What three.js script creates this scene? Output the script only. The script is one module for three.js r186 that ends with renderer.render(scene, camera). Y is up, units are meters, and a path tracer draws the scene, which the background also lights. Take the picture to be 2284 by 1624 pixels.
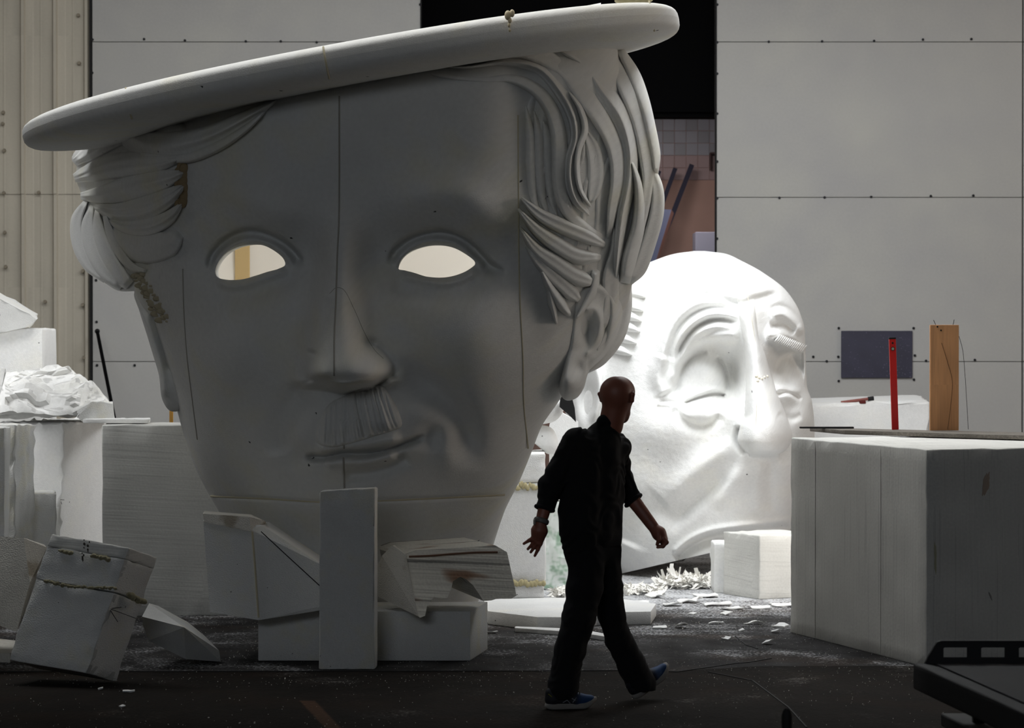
import * as THREE from 'three';
import { mergeGeometries, mergeVertices, toCreasedNormals } from 'three/addons/utils/BufferGeometryUtils.js';
import { ConvexGeometry } from 'three/addons/geometries/ConvexGeometry.js';
import { RoundedBoxGeometry } from 'three/addons/geometries/RoundedBoxGeometry.js';
import { RectAreaLightUniformsLib } from 'three/addons/lights/RectAreaLightUniformsLib.js';
import { ImprovedNoise } from 'three/addons/math/ImprovedNoise.js';

// ---------------------------------------------------------------- camera, lights, exposure
const F = 5850, H = 1.97, HZ = 760;              // focal length in pixels, eye height, row of the horizon
const scene = new THREE.Scene();
const camera = new THREE.PerspectiveCamera(2 * Math.atan(812 / F) * 180 / Math.PI, 2284 / 1624, 0.1, 120);
camera.position.set(0, H, 0);
camera.rotation.x = -Math.atan(52 / F);
camera.focus = 16.5; camera.userData.fStop = 4.5;
scene.add(camera);
const renderer = new THREE.WebGLRenderer({ antialias: true });
renderer.toneMapping = THREE.LinearToneMapping;
renderer.toneMappingExposure = 1.0;
renderer.shadowMap.enabled = true;
RectAreaLightUniformsLib.init();
scene.background = new THREE.Color(0x000000);
// rooflights over the bright bay (x, z, width, depth, colour, intensity), then unseen lamps and windows added for fill
const LAMPS = [
  ['rooflight', -6.2, -17.6, 2.8, 3.6, [0.95, 0.975, 1.0], 5.0, 8.9],
  ['rooflight', -1.4, -17.2, 3.6, 2.6, [0.99, 0.985, 0.97], 8.5, 8.9],
  ['rooflight', 5.6, -18.6, 2.6, 5.6, [1, 0.97, 0.93], 0.9, 8.9],
];
const ADDED_LAMP = { x: 1.7, y: 6.1, z: -20.4, w: 2.8, h: 2.4, color: [0.94, 0.97, 1.0], intensity: 8.0 };  // unseen lamp, added to brighten the bald head from above
const ADDED_FLOODS = [  // unseen fill lamps added for the bald head and the foam pile
  { x: 1.25, y: 5.25, z: -18.1, w: 2.0, h: 1.1, color: [0.90, 0.95, 1.0], intensity: 13, to: [1.9, 0.3, -21.8], label: 'added tilted fill lamp hung beside the hatted foam head, aimed at the bald one' },
  { x: -4.9, y: 1.9, z: -18.3, w: 1.0, h: 0.8, color: [0.97, 0.98, 1.0], intensity: 6, to: [-3.9, 0.9, -20.3], floor: true, label: 'added fill lamp on a stand beside the foam pile by the corrugated sheets' },
  { x: 2.75, y: 0.8, z: -19.0, w: 0.9, h: 0.7, color: [1.0, 0.95, 0.90], intensity: 5.2, to: [1.35, 1.25, -21.6], floor: true, label: 'added low fill lamp on a stand hidden behind the large foam block' },
];
const ADDED_SIDE_WINDOW = { x: 12.9, y: 3.6, z: -20.6, w: 5.5, h: 3.0, color: [1.0, 0.86, 0.74], intensity: 2.6 };  // unseen window added to give warm light from the side
const ADDED_FRONT_WINDOW = { x: -1.5, y: 5.6, z: 2.9, w: 9.0, h: 2.4, color: [0.84, 0.91, 1.0], intensity: 3.9 };  // unseen window added as weak fill from behind the camera
const ADDED_FAR_LAMP = { x: 1.5, y: 4.6, z: -29.6, w: 1.2, h: 0.5, color: [1, 0.92, 0.9], intensity: 15 };  // unseen, added to light the wall beyond the opening

// ---------------------------------------------------------------- helpers
const V = (x, y, z) => new THREE.Vector3(x, y, z);
const at = (px, py, d) => V((px - 1142) * d / F, H - (py - HZ) * d / F, -d);   // a point seen at a row and column, at its real distance
const dFloor = py => F * H / (py - HZ);
const onFloor = (px, py) => at(px, py, dFloor(py));
const clamp = (x, a, b) => Math.min(b, Math.max(a, x));
const mix = (a, b, t) => a + (b - a) * t;
const smooth = (a, b, x) => { const t = clamp((x - a) / (b - a), 0, 1); return t * t * (3 - 2 * t); };
let seed = 12345;
const rnd = () => { seed = (seed * 1664525 + 1013904223) >>> 0; return seed / 4294967296; };
const rr = (a, b) => a + (b - a) * rnd();
const PN = new ImprovedNoise();
const noise = (x, y, z) => PN.noise(x + 100.3, y + 57.7, z + 31.1);
const fbm = (x, y, z, o = 4) => { let s = 0, a = 0.5, f = 1; for (let i = 0; i < o; i++) { s += a * noise(x * f, y * f, z * f + i * 7.3); a *= 0.5; f *= 2.03; } return s; };

const taken = {};
function numbered(n) { const k = taken[n] = (taken[n] ?? -1) + 1; return k ? `${n}_${String(k).padStart(3, '0')}` : n; }
function shadows(o) { o.castShadow = o.receiveShadow = true; return o; }
function thing(name, label, category, origin = V(0, 0, 0), group) {
  const g = new THREE.Group(); g.name = numbered(name); g.position.copy(origin); g.userData = { label, category };
  if (group) g.userData.group = group;
  scene.add(g); return g;
}
// geometry is given in world space; a part is stored relative to the base of its thing
function part(parent, name, geo, m, label) {
  const top = parent.isMesh ? parent.userData.origin : parent.position;
  const g = geo.clone(); g.translate(-top.x, -top.y, -top.z);
  const o = shadows(new THREE.Mesh(g, m)); o.name = name;
  if (parent.isMesh) { parent.add(o); } else { parent.add(o); o.userData.origin = top; }
  if (label) o.userData.label = label;
  if (name === 'glue_bead') o.userData.kind = 'stuff';
  return o;
}
function single(name, label, category, geo, m, group) {           // a thing that is one mesh, pivot at its base
  geo.computeBoundingBox(); const b = geo.boundingBox, o = V((b.min.x + b.max.x) / 2, b.min.y, (b.min.z + b.max.z) / 2);
  const g = geo.clone(); g.translate(-o.x, -o.y, -o.z);
  const me = shadows(new THREE.Mesh(g, m)); me.name = numbered(name); me.position.copy(o);
  me.userData = { label, category }; if (group) me.userData.group = group;
  scene.add(me); return me;
}
function struct(name, geo, m, label, category = 'structure') {
  const o = shadows(new THREE.Mesh(geo, m)); o.name = name; o.userData = { kind: 'structure', label, category, origin: V(0, 0, 0) };
  scene.add(o); return o;
}
function boxUV(geo, s = 1) {                                        // uv in metres, from the direction each face points
  const g = geo.index ? geo.toNonIndexed() : geo; const p = g.attributes.position, n = g.attributes.normal, uv = new Float32Array(p.count * 2);
  for (let i = 0; i < p.count; i++) {
    const ax = Math.abs(n.getX(i)), ay = Math.abs(n.getY(i)), az = Math.abs(n.getZ(i)), x = p.getX(i), y = p.getY(i), z = p.getZ(i);
    const [u, v] = ay > ax && ay > az ? [x, z] : ax > az ? [z, y] : [x, y];
    uv[2 * i] = u / s; uv[2 * i + 1] = v / s;
  }
  g.setAttribute('uv', new THREE.BufferAttribute(uv, 2)); return g;
}
const box = (cx, cy, cz, w, h, d) => boxUV(new THREE.BoxGeometry(w, h, d).translate(cx, cy, cz));
const rbox = (cx, cy, cz, w, h, d, r = 0.01) => boxUV(new RoundedBoxGeometry(w, h, d, 2, Math.min(r, w / 2.01, h / 2.01, d / 2.01)).translate(cx, cy, cz));
const tube = (pts, r, seg = 24, rad = 8) => new THREE.TubeGeometry(new THREE.CatmullRomCurve3(pts), seg, r, rad, false);

// interpolation through knots, monotone between them
function curve1(pts) {
  const n = pts.length, m = [], s = [];
  for (let i = 0; i < n - 1; i++) s.push((pts[i + 1][1] - pts[i][1]) / (pts[i + 1][0] - pts[i][0]));
  for (let i = 0; i < n; i++) m.push(i === 0 ? s[0] : i === n - 1 ? s[n - 2] : s[i - 1] * s[i] <= 0 ? 0 : 2 * s[i - 1] * s[i] / (s[i - 1] + s[i]));
  return x => {
    if (x <= pts[0][0]) return pts[0][1]; if (x >= pts[n - 1][0]) return pts[n - 1][1];
    let i = 0; while (x > pts[i + 1][0]) i++;
    const h = pts[i + 1][0] - pts[i][0], t = (x - pts[i][0]) / h, t2 = t * t, t3 = t2 * t;
    return (2 * t3 - 3 * t2 + 1) * pts[i][1] + (t3 - 2 * t2 + t) * h * m[i] + (-2 * t3 + 3 * t2) * pts[i + 1][1] + (t3 - t2) * h * m[i + 1];
  };
}
// a carved line on a surface: signed distance and position along it
function line2(pts, closed = false, n = 48) {
  const c = new THREE.CatmullRomCurve3(pts.map(p => V(p[0], p[1], 0)), closed, 'centripetal'); const q = c.getPoints(n);
  let x0 = 1e9, x1 = -1e9, y0 = 1e9, y1 = -1e9; for (const p of q) { x0 = Math.min(x0, p.x); x1 = Math.max(x1, p.x); y0 = Math.min(y0, p.y); y1 = Math.max(y1, p.y); }
  return { q, x0, x1, y0, y1, near(x, y, m) { return x > x0 - m && x < x1 + m && y > y0 - m && y < y1 + m; },
    dist(x, y) {
      let best = 1e18, bt = 0, sg = 1;
      for (let i = 0; i < n; i++) {
        const a = q[i], b = q[i + 1], dx = b.x - a.x, dy = b.y - a.y, t = clamp(((x - a.x) * dx + (y - a.y) * dy) / (dx * dx + dy * dy + 1e-9), 0, 1);
        const ex = x - a.x - dx * t, ey = y - a.y - dy * t, d = ex * ex + ey * ey;
        if (d < best) { best = d; bt = (i + t) / n; sg = dx * ey - dy * ex; }
      }
      return [Math.sqrt(best) * (sg < 0 ? -1 : 1), bt];
    },
    inside(x, y) { let c = false; for (let i = 0, j = n; i <= n; j = i++) { const a = q[i], b = q[j]; if ((a.y > y) !== (b.y > y) && x < (b.x - a.x) * (y - a.y) / (b.y - a.y) + a.x) c = !c; } return c; } };
}
// h metres high, w pixels wide to each side (w2 on the other side of the line); ends fade
const ridge = (pts, h, w, w2 = w, ends = 0.12) => { const c = line2(pts), M = 2.6 * Math.max(w, w2);
  return (x, y) => { if (!c.near(x, y, M)) return 0; const [d, t] = c.dist(x, y), ww = d < 0 ? w : w2; return h * Math.exp(-(d * d) / (ww * ww)) * (ends ? smooth(0, ends, t) * smooth(0, ends, 1 - t) : 1); }; };
const bump = (cx, cy, rx, ry, h, rot = 0, pw = 1) => { const c = Math.cos(rot), s = Math.sin(rot);
  return (x, y) => { const a = x - cx, b = y - cy, u = (a * c + b * s) / rx, v = (-a * s + b * c) / ry, q = u * u + v * v; return q > 9 ? 0 : h * Math.exp(-Math.pow(q, pw)); }; };
const sum = fs => (x, y) => { let s = 0; for (const f of fs) s += f(x, y); return s; };

function gridGeo(nu, nv, fn, closeU = false) {                       // fn(i/nu, j/nv) -> Vector3
  const pos = [], idx = [];
  for (let j = 0; j <= nv; j++) for (let i = 0; i <= nu; i++) { const p = fn(i / nu, j / nv, i, j); pos.push(p.x, p.y, p.z); }
  for (let j = 0; j < nv; j++) for (let i = 0; i < nu; i++) { const a = j * (nu + 1) + i, b = a + 1, c = a + nu + 1, d = c + 1; idx.push(a, c, b, b, c, d); }
  const g = new THREE.BufferGeometry(); g.setAttribute('position', new THREE.Float32BufferAttribute(pos, 3)); g.setIndex(idx); return g;
}
function finish(g, uvScale = 1) {                                    // normals and planar uv in metres
  g.computeVertexNormals(); const p = g.attributes.position, uv = new Float32Array(p.count * 2);
  for (let i = 0; i < p.count; i++) { uv[2 * i] = (p.getX(i) + p.getZ(i) * 0.31) / uvScale; uv[2 * i + 1] = (p.getY(i) + p.getZ(i) * 0.47) / uvScale; }
  g.setAttribute('uv', new THREE.BufferAttribute(uv, 2)); return g;
}
const plainMerge = list => mergeGeometries(list.map(g => { const q = g.index ? g.toNonIndexed() : g.clone(); for (const k of Object.keys(q.attributes)) if (!['position', 'normal', 'uv'].includes(k)) q.deleteAttribute(k); return q; }));

// ---------------------------------------------------------------- materials
function tex(n, fn, srgb, repeat = 1) {                              // fn(u, v) -> [r, g, b] 0..255 or a grey number
  const a = new Uint8Array(n * n * 4);
  for (let j = 0; j < n; j++) for (let i = 0; i < n; i++) { const c = fn(i / n, j / n, i, j), k = 4 * (j * n + i); if (typeof c === 'number') a[k] = a[k + 1] = a[k + 2] = clamp(c, 0, 255); else { a[k] = clamp(c[0], 0, 255); a[k + 1] = clamp(c[1], 0, 255); a[k + 2] = clamp(c[2], 0, 255); } a[k + 3] = 255; }
  const t = new THREE.DataTexture(a, n, n); t.wrapS = t.wrapT = THREE.RepeatWrapping; t.magFilter = THREE.LinearFilter; t.minFilter = THREE.LinearMipmapLinearFilter; t.generateMipmaps = true;
  if (srgb) t.colorSpace = THREE.SRGBColorSpace; t.repeat.set(repeat, repeat); t.needsUpdate = true; return t;
}
const TAU = Math.PI * 2;
function tnoise(u, v, f, z = 0) {                                    // tileable noise
  const w = (a) => a; const a = noise(u * f, v * f, z), b = noise((u - 1) * f, v * f, z), c = noise(u * f, (v - 1) * f, z), d = noise((u - 1) * f, (v - 1) * f, z);
  return mix(mix(a, b, u), mix(c, d, u), v);
}
// foam: beads in the bump, faint cream patches and pinholes in the colour
const foamBump = tex(512, (u, v, i, j) => 128 + 70 * tnoise(u, v, 60, 3) + 45 * tnoise(u, v, 130, 9) + 25 * tnoise(u, v, 14, 1), false);
const holes = []; for (let k = 0; k < 9; k++) holes.push([rnd(), rnd(), rr(0.0012, 0.0028)]);
const foamMap = (tone, patch, spots = true) => tex(512, (u, v) => {
  const n = tnoise(u, v, 5, 2) + 0.6 * tnoise(u, v, 17, 5), g = tnoise(u, v, 90, 8); let k = 1 + 0.035 * n + 0.03 * g; const w = clamp(n * 1.6, 0, 1) * patch;
  if (spots) for (const h of holes) { const q = Math.hypot(u - h[0], v - h[1]); if (q < h[2]) k *= 0.25; }
  return [tone[0] * k * (1 - 0.02 * w), tone[1] * k * (1 - 0.05 * w), tone[2] * k * (1 - 0.16 * w)];
}, true);
const foamMaps = { clean: foamMap([240, 240, 238], 0.15), aged: foamMap([224, 224, 221], 0.5), worn: null };
foamMaps.worn = tex(512, (u, v) => { const n = tnoise(u, v, 4, 21) + 0.6 * tnoise(u, v, 11, 23), g = tnoise(u, v, 80, 4), s = smooth(0.15, 0.5, tnoise(u, v, 7, 33) + 0.3 * tnoise(u, v, 30, 2)); const k = 1 + 0.07 * n + 0.05 * g; return [mix(214, 150, s * 0.7) * k, mix(210, 138, s * 0.7) * k, mix(200, 118, s * 0.7) * k]; }, true);
const M = {};
const std = (o) => new THREE.MeshStandardMaterial({ roughness: 0.9, ...o });
const rep = (t, r) => { const c = t.clone(); c.repeat.set(r, r); c.needsUpdate = true; return c; };
M.foam = std({ map: rep(foamMaps.clean, 0.55), bumpMap: rep(foamBump, 2.2), bumpScale: 0.004 });
M.foamHead = std({ map: rep(foamMaps.aged, 0.4), bumpMap: rep(foamBump, 2.0), bumpScale: 0.0025 });
M.foamAged = std({ map: rep(foamMaps.aged, 0.9), bumpMap: rep(foamBump, 2.2), bumpScale: 0.005 });
M.foamWorn = std({ map: rep(foamMaps.worn, 0.9), bumpMap: rep(foamBump, 2.0), bumpScale: 0.008 });
// hot wire cuts leave fine parallel lines
const cutBump = tex(512, (u, v) => 128 + 60 * tnoise(u, v * 0.02, 50, 4) + 50 * tnoise(u, v * 0.03, 110, 2) + 30 * tnoise(u, v, 70, 6), false);
const cutMap = tex(512, (u, v) => { const s = tnoise(u, v * 0.02, 70, 14), l = s > 0.33 ? 0.86 : 1, n = tnoise(u, v, 5, 3), g = tnoise(u, v, 80, 8); const k = (1 + 0.06 * n + 0.04 * g) * mix(1, l, 0.35); return [222 * k, 221 * k, 215 * k]; }, true);
const logMap = tex(512, (u, v) => { const s = tnoise(u, v * 0.03, 34, 74), b = smooth(0.2, 0.45, tnoise(u, v * 0.12, 22, 77) + 0.3 * tnoise(u, v, 9, 78)), n = tnoise(u, v, 6, 3), g = tnoise(u, v, 80, 8); const k = (1 + 0.08 * n + 0.06 * g) * (s > 0.25 ? 0.7 : 1); return [mix(226, 150, b) * k, mix(222, 118, b) * k, mix(210, 96, b) * k]; }, true);
const rot = (t, r, a) => { const c = rep(t, r); c.rotation = a; c.needsUpdate = true; return c; };
M.foamCutV = std({ map: rep(cutMap, 0.8), bumpMap: rep(cutBump, 0.8), bumpScale: 0.002 });
M.foamCutH = std({ map: rot(cutMap, 0.9, Math.PI / 2 - 0.06), bumpMap: rot(cutBump, 0.9, Math.PI / 2 - 0.06), bumpScale: 0.0025 });
M.foamLog = std({ map: rot(logMap, 0.9, Math.PI / 2 - 0.05), bumpMap: rot(cutBump, 0.9, Math.PI / 2 - 0.05), bumpScale: 0.012 });
M.glue = std({ color: 0xd9cfa6, roughness: 0.6, bumpMap: rep(foamBump, 4), bumpScale: 0.01 });
M.glueDark = std({ color: 0xcbc2a6, roughness: 0.8 });
M.seam = std({ color: 0xa9a59c, roughness: 0.95 });
M.pencil = std({ color: 0x1c1c20 });
M.black = std({ color: 0x0b0b0c, roughness: 0.8 });
const grime = tex(512, (u, v) => { const n = tnoise(u, v, 4, 41) + 0.5 * tnoise(u, v, 12, 42), g = tnoise(u, v, 120, 43); const k = 1 + 0.045 * n + 0.02 * g; return [178 * k, 177 * k, 174 * (k - 0.02 * n)]; }, true);
M.panel = std({ map: rep(grime, 0.35), roughness: 0.75, bumpMap: rep(foamBump, 1.5), bumpScale: 0.0006 });
const cream = (c) => tex(512, (u, v) => { const st = tnoise(u, v * 0.05, 30, 51), n = tnoise(u, v, 5, 52), g = tnoise(u, v, 100, 53), k = 1 + 0.06 * st + 0.05 * n + 0.02 * g; return [c[0] * k, c[1] * k, c[2] * k]; }, true);
M.sheet = std({ map: rep(cream([184, 177, 162]), 0.4), roughness: 0.55 });
M.screw = std({ color: 0x17181c, roughness: 0.6, metalness: 0.3 });
M.screwPale = std({ color: 0x8b8272, roughness: 0.6, metalness: 0.3 });
M.darkSteel = new THREE.MeshPhysicalMaterial({ color: 0x060607, roughness: 0.9, specularIntensity: 0.15 });
M.ceiling = std({ color: 0x8c8a86 });
M.hallWall = std({ color: 0x9a9792 });
M.lampGlow = std({ color: 0xdddddd, emissive: new THREE.Color(1, 1, 1), emissiveIntensity: 1.2 });

// ---------------------------------------------------------------- lamps
for (const [nm, x, z, w, d, c, I, y] of LAMPS) {
  const l = new THREE.RectAreaLight(new THREE.Color(...c), I, w, d); l.position.set(x, y - 0.1, z); l.lookAt(x, 0, z); scene.add(l);
  const g = thing(nm, nm === 'rooflight' ? (x < -4 ? 'rooflight panel above the foam pile by the corrugated sheets' : x < 3 ? 'rooflight panel above the hatted foam head' : 'rooflight panel above the red spirit level') : 'rooflight', 'rooflight', V(x, y, z), 'rooflights of the bright bay');
  part(g, 'frame', plainMerge([box(x - w / 2 - 0.05, y, z, 0.1, 0.16, d + 0.2), box(x + w / 2 + 0.05, y, z, 0.1, 0.16, d + 0.2), box(x, y, z - d / 2 - 0.05, w, 0.16, 0.1), box(x, y, z + d / 2 + 0.05, w, 0.16, 0.1)]), M.darkSteel);
  part(g, 'diffuser', box(x, y, z, w, 0.04, d), M.lampGlow);
}
{
  const w = ADDED_FRONT_WINDOW, l = new THREE.RectAreaLight(new THREE.Color(...w.color), w.intensity, w.w, w.h); l.position.set(w.x, w.y, w.z - 0.08); l.lookAt(w.x + 2, w.y - 1.2, w.z - 10); scene.add(l);
  struct('window_1', box(w.x, w.y, w.z, w.w, w.h, 0.04), std({ color: 0xcfd6de, emissive: new THREE.Color(...w.color), emissiveIntensity: 0.5 }), 'added unseen window band that gives the dark bay its fill light', 'window');
  const s = ADDED_SIDE_WINDOW, k = new THREE.RectAreaLight(new THREE.Color(...s.color), s.intensity, s.w, s.h); k.position.set(s.x - 0.1, s.y, s.z); k.lookAt(s.x - 10, s.y, s.z); scene.add(k);
  struct('window_2', box(s.x, s.y, s.z, 0.04, s.h, s.w), std({ color: 0xddd0c0, emissive: new THREE.Color(...s.color), emissiveIntensity: 0.8 }), 'added unseen window for warm light in the side wall beyond the large foam block', 'window');
  const L = ADDED_LAMP, q = new THREE.RectAreaLight(new THREE.Color(...L.color), L.intensity, L.w, L.h); q.position.set(L.x, L.y - 0.08, L.z); q.lookAt(L.x, 0, L.z); scene.add(q);
  const g = thing('added_lamp', 'added unseen lamp panel hung above the bald foam head', 'lamp', V(L.x, L.y, L.z));
  part(g, 'housing', box(L.x, L.y + 0.06, L.z, L.w + 0.1, 0.1, L.h + 0.1), M.darkSteel); part(g, 'diffuser', box(L.x, L.y, L.z, L.w, 0.03, L.h), M.lampGlow);
  part(g, 'hanger', box(L.x, (L.y + 9.1) / 2, L.z, 0.04, 8.95 - L.y, 0.04), M.darkSteel);
  for (const B of ADDED_FLOODS) {
  const fl = new THREE.RectAreaLight(new THREE.Color(...B.color), B.intensity, B.w, B.h), P = V(B.x, B.y, B.z), dir = V(...B.to).sub(P).normalize(); fl.position.copy(P).addScaledVector(dir, 0.08); fl.lookAt(...B.to); scene.add(fl);
  const fg = thing('added_flood_lamp', B.label, 'lamp', P), turn = new THREE.Quaternion().setFromUnitVectors(V(0, 0, 1), dir);
  const aim = geo => { const o = new THREE.Object3D(); o.position.copy(P); o.lookAt(...B.to); o.updateMatrix(); return geo.applyMatrix4(o.matrix); };
  part(fg, 'housing', aim(box(0, 0, -0.07, B.w + 0.1, B.h + 0.1, 0.1)), M.darkSteel); part(fg, 'diffuser', aim(box(0, 0, 0, B.w, B.h, 0.03)), M.lampGlow);
  if (B.floor) { part(fg, 'stand', box(B.x + 0.1, B.y / 2, B.z + 0.16, 0.04, B.y, 0.04), M.darkSteel); part(fg, 'foot', box(B.x + 0.1, 0.015, B.z + 0.16, 0.36, 0.028, 0.36), M.darkSteel); }
  else part(fg, 'hanger', box(B.x, (B.y + 9.0) / 2 + 0.1, B.z + 0.1, 0.04, 8.8 - B.y, 0.04), M.darkSteel);
  }
}
// ---------------------------------------------------------------- the setting
const floorMap = (() => {
  const n = 2048; return tex(n, (u, v) => {
    const x = -6 + 12 * u, d = 9 + 18 * v;
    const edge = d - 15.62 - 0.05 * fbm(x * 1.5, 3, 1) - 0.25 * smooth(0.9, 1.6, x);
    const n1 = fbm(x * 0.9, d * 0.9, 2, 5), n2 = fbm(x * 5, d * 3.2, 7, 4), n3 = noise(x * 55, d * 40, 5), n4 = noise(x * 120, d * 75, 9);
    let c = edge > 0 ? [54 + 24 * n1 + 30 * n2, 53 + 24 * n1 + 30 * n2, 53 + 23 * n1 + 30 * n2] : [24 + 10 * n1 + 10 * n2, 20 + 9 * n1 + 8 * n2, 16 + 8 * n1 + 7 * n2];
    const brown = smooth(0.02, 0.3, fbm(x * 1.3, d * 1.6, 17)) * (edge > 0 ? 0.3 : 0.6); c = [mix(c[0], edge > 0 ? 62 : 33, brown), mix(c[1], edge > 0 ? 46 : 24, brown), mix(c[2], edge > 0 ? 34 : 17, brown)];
    // white foam dust lies in drifts; thickest where the blocks were cut
    const drift = smooth(-0.12, 0.42, fbm(x * 2.1, d * 1.5, 11, 5) + (d > 17 ? 0.12 : 0) + (d > 18.6 ? 0.22 : 0) - (d < 15.6 ? 0.12 : 0) + 0.7 * smooth(18.9, 20.2, d + 0.5 * n1) * smooth(-0.3, 0.4, x) * smooth(3.2, 2.2, x) + 0.10 * Math.exp(-((d - 15.3) ** 2) / 0.12));
    const speck = smooth(0.1, 0.45, n3 + 0.5 * n4 + 0.35 * (drift - 0.5)) * drift, film = 0.5 * drift * drift * smooth(-0.25, 0.35, fbm(x * 3.2, d * 9, 23, 4));
    const heapd = smooth(19.0, 20.4, d + 0.9 * n1 + 0.35 * n2) * smooth(-0.4, 0.2, x + 0.3 * n1) * smooth(3.4, 2.4, x), w = clamp(clamp(0.8 * speck + film, 0, 0.9) * (edge > 0 ? 0.8 : 0.4) + heapd * (0.45 + 0.5 * smooth(-0.2, 0.2, n2 + 0.4 * n3)), 0, 0.92); c = [mix(c[0], 205, w), mix(c[1], 206, w), mix(c[2], 208, w)];
    // worn tan paint mark on the front slab
    const sx = -1.121 + (14.32 - d) * 0.208, st = smooth(0.048, 0.036, Math.abs(x - sx + 0.008 * n3)) * smooth(14.36, 14.3, d) * smooth(-0.5, 0.1, n2 + 0.25);
    c = [mix(c[0], 84, st * 0.7), mix(c[1], 60, st * 0.7), mix(c[2], 44, st * 0.7)];
    const g = 1 + 0.16 * n3 + 0.1 * n4; return [c[0] * g, c[1] * g, c[2] * g];
  }, true);
})();
const floorBump = tex(512, (u, v) => 128 + 60 * tnoise(u, v, 70, 3) + 50 * tnoise(u, v, 20, 9) + 40 * tnoise(u, v, 150, 1), false);
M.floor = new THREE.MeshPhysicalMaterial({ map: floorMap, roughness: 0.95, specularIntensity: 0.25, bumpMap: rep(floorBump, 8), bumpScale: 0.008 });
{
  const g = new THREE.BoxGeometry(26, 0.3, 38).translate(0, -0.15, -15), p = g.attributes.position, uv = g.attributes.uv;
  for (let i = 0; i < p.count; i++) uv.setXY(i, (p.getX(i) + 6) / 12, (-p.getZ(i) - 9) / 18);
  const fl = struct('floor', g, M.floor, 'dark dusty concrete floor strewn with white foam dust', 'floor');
  const joint = (pts, w) => { const c = pts.map(([x, y]) => onFloor(x, y)), q = []; for (let i = 0; i < c.length - 1; i++) { const a = c[i], b = c[i + 1], l = a.distanceTo(b); q.push(boxUV(new THREE.BoxGeometry(l, 0.006, w).rotateY(-Math.atan2(b.z - a.z, b.x - a.x)).translate((a.x + b.x) / 2, 0.001, (a.z + b.z) / 2))); } part(fl, 'floor_joint', plainMerge(q), M.black); };  // black strips laid on top stand in for the shaded grooves
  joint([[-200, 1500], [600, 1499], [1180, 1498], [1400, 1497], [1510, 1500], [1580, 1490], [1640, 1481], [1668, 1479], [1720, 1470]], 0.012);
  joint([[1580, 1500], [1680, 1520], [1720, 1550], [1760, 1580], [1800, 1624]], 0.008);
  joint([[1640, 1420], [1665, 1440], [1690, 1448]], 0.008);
}
const PX = px => (px - 1142) * 26 / F, PY = py => H - (py - HZ) * 26 / F;
struct('ceiling', box(0, 9.1, -15, 26, 0.2, 38), M.ceiling, 'high ceiling of the workshop', 'ceiling');
struct('wall_left', box(-13.1, 4.5, -15, 0.2, 9, 38), M.hallWall, 'plain side wall beside the corrugated sheets', 'wall');
struct('wall_right', plainMerge([box(13.1, 1.05, -15, 0.2, 2.1, 38), box(13.1, 7.05, -15, 0.2, 3.9, 38), box(13.1, 3.6, -6.925, 0.2, 3, 21.85), box(13.1, 3.6, -28.675, 0.2, 3, 10.65)]), M.hallWall, 'plain side wall around the large added window beyond the large foam block', 'wall');
struct('wall_front', plainMerge([box(0, 2.2, 3.1, 26, 4.4, 0.2), box(0, 7.9, 3.1, 26, 2.2, 0.2), box(-9.5, 5.6, 3.1, 7, 2.4, 0.2), box(8, 5.6, 3.1, 10, 2.4, 0.2)]), M.hallWall, 'plain end wall of the unlit bay', 'wall');
struct('added_wall_divider', box(0, 6.55, -15.3, 26, 4.9, 0.3), M.hallWall, 'unseen downstand wall added to keep the roof light off the front bay', 'wall');  // out of view, added to block the roof light from the front floor
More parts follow.
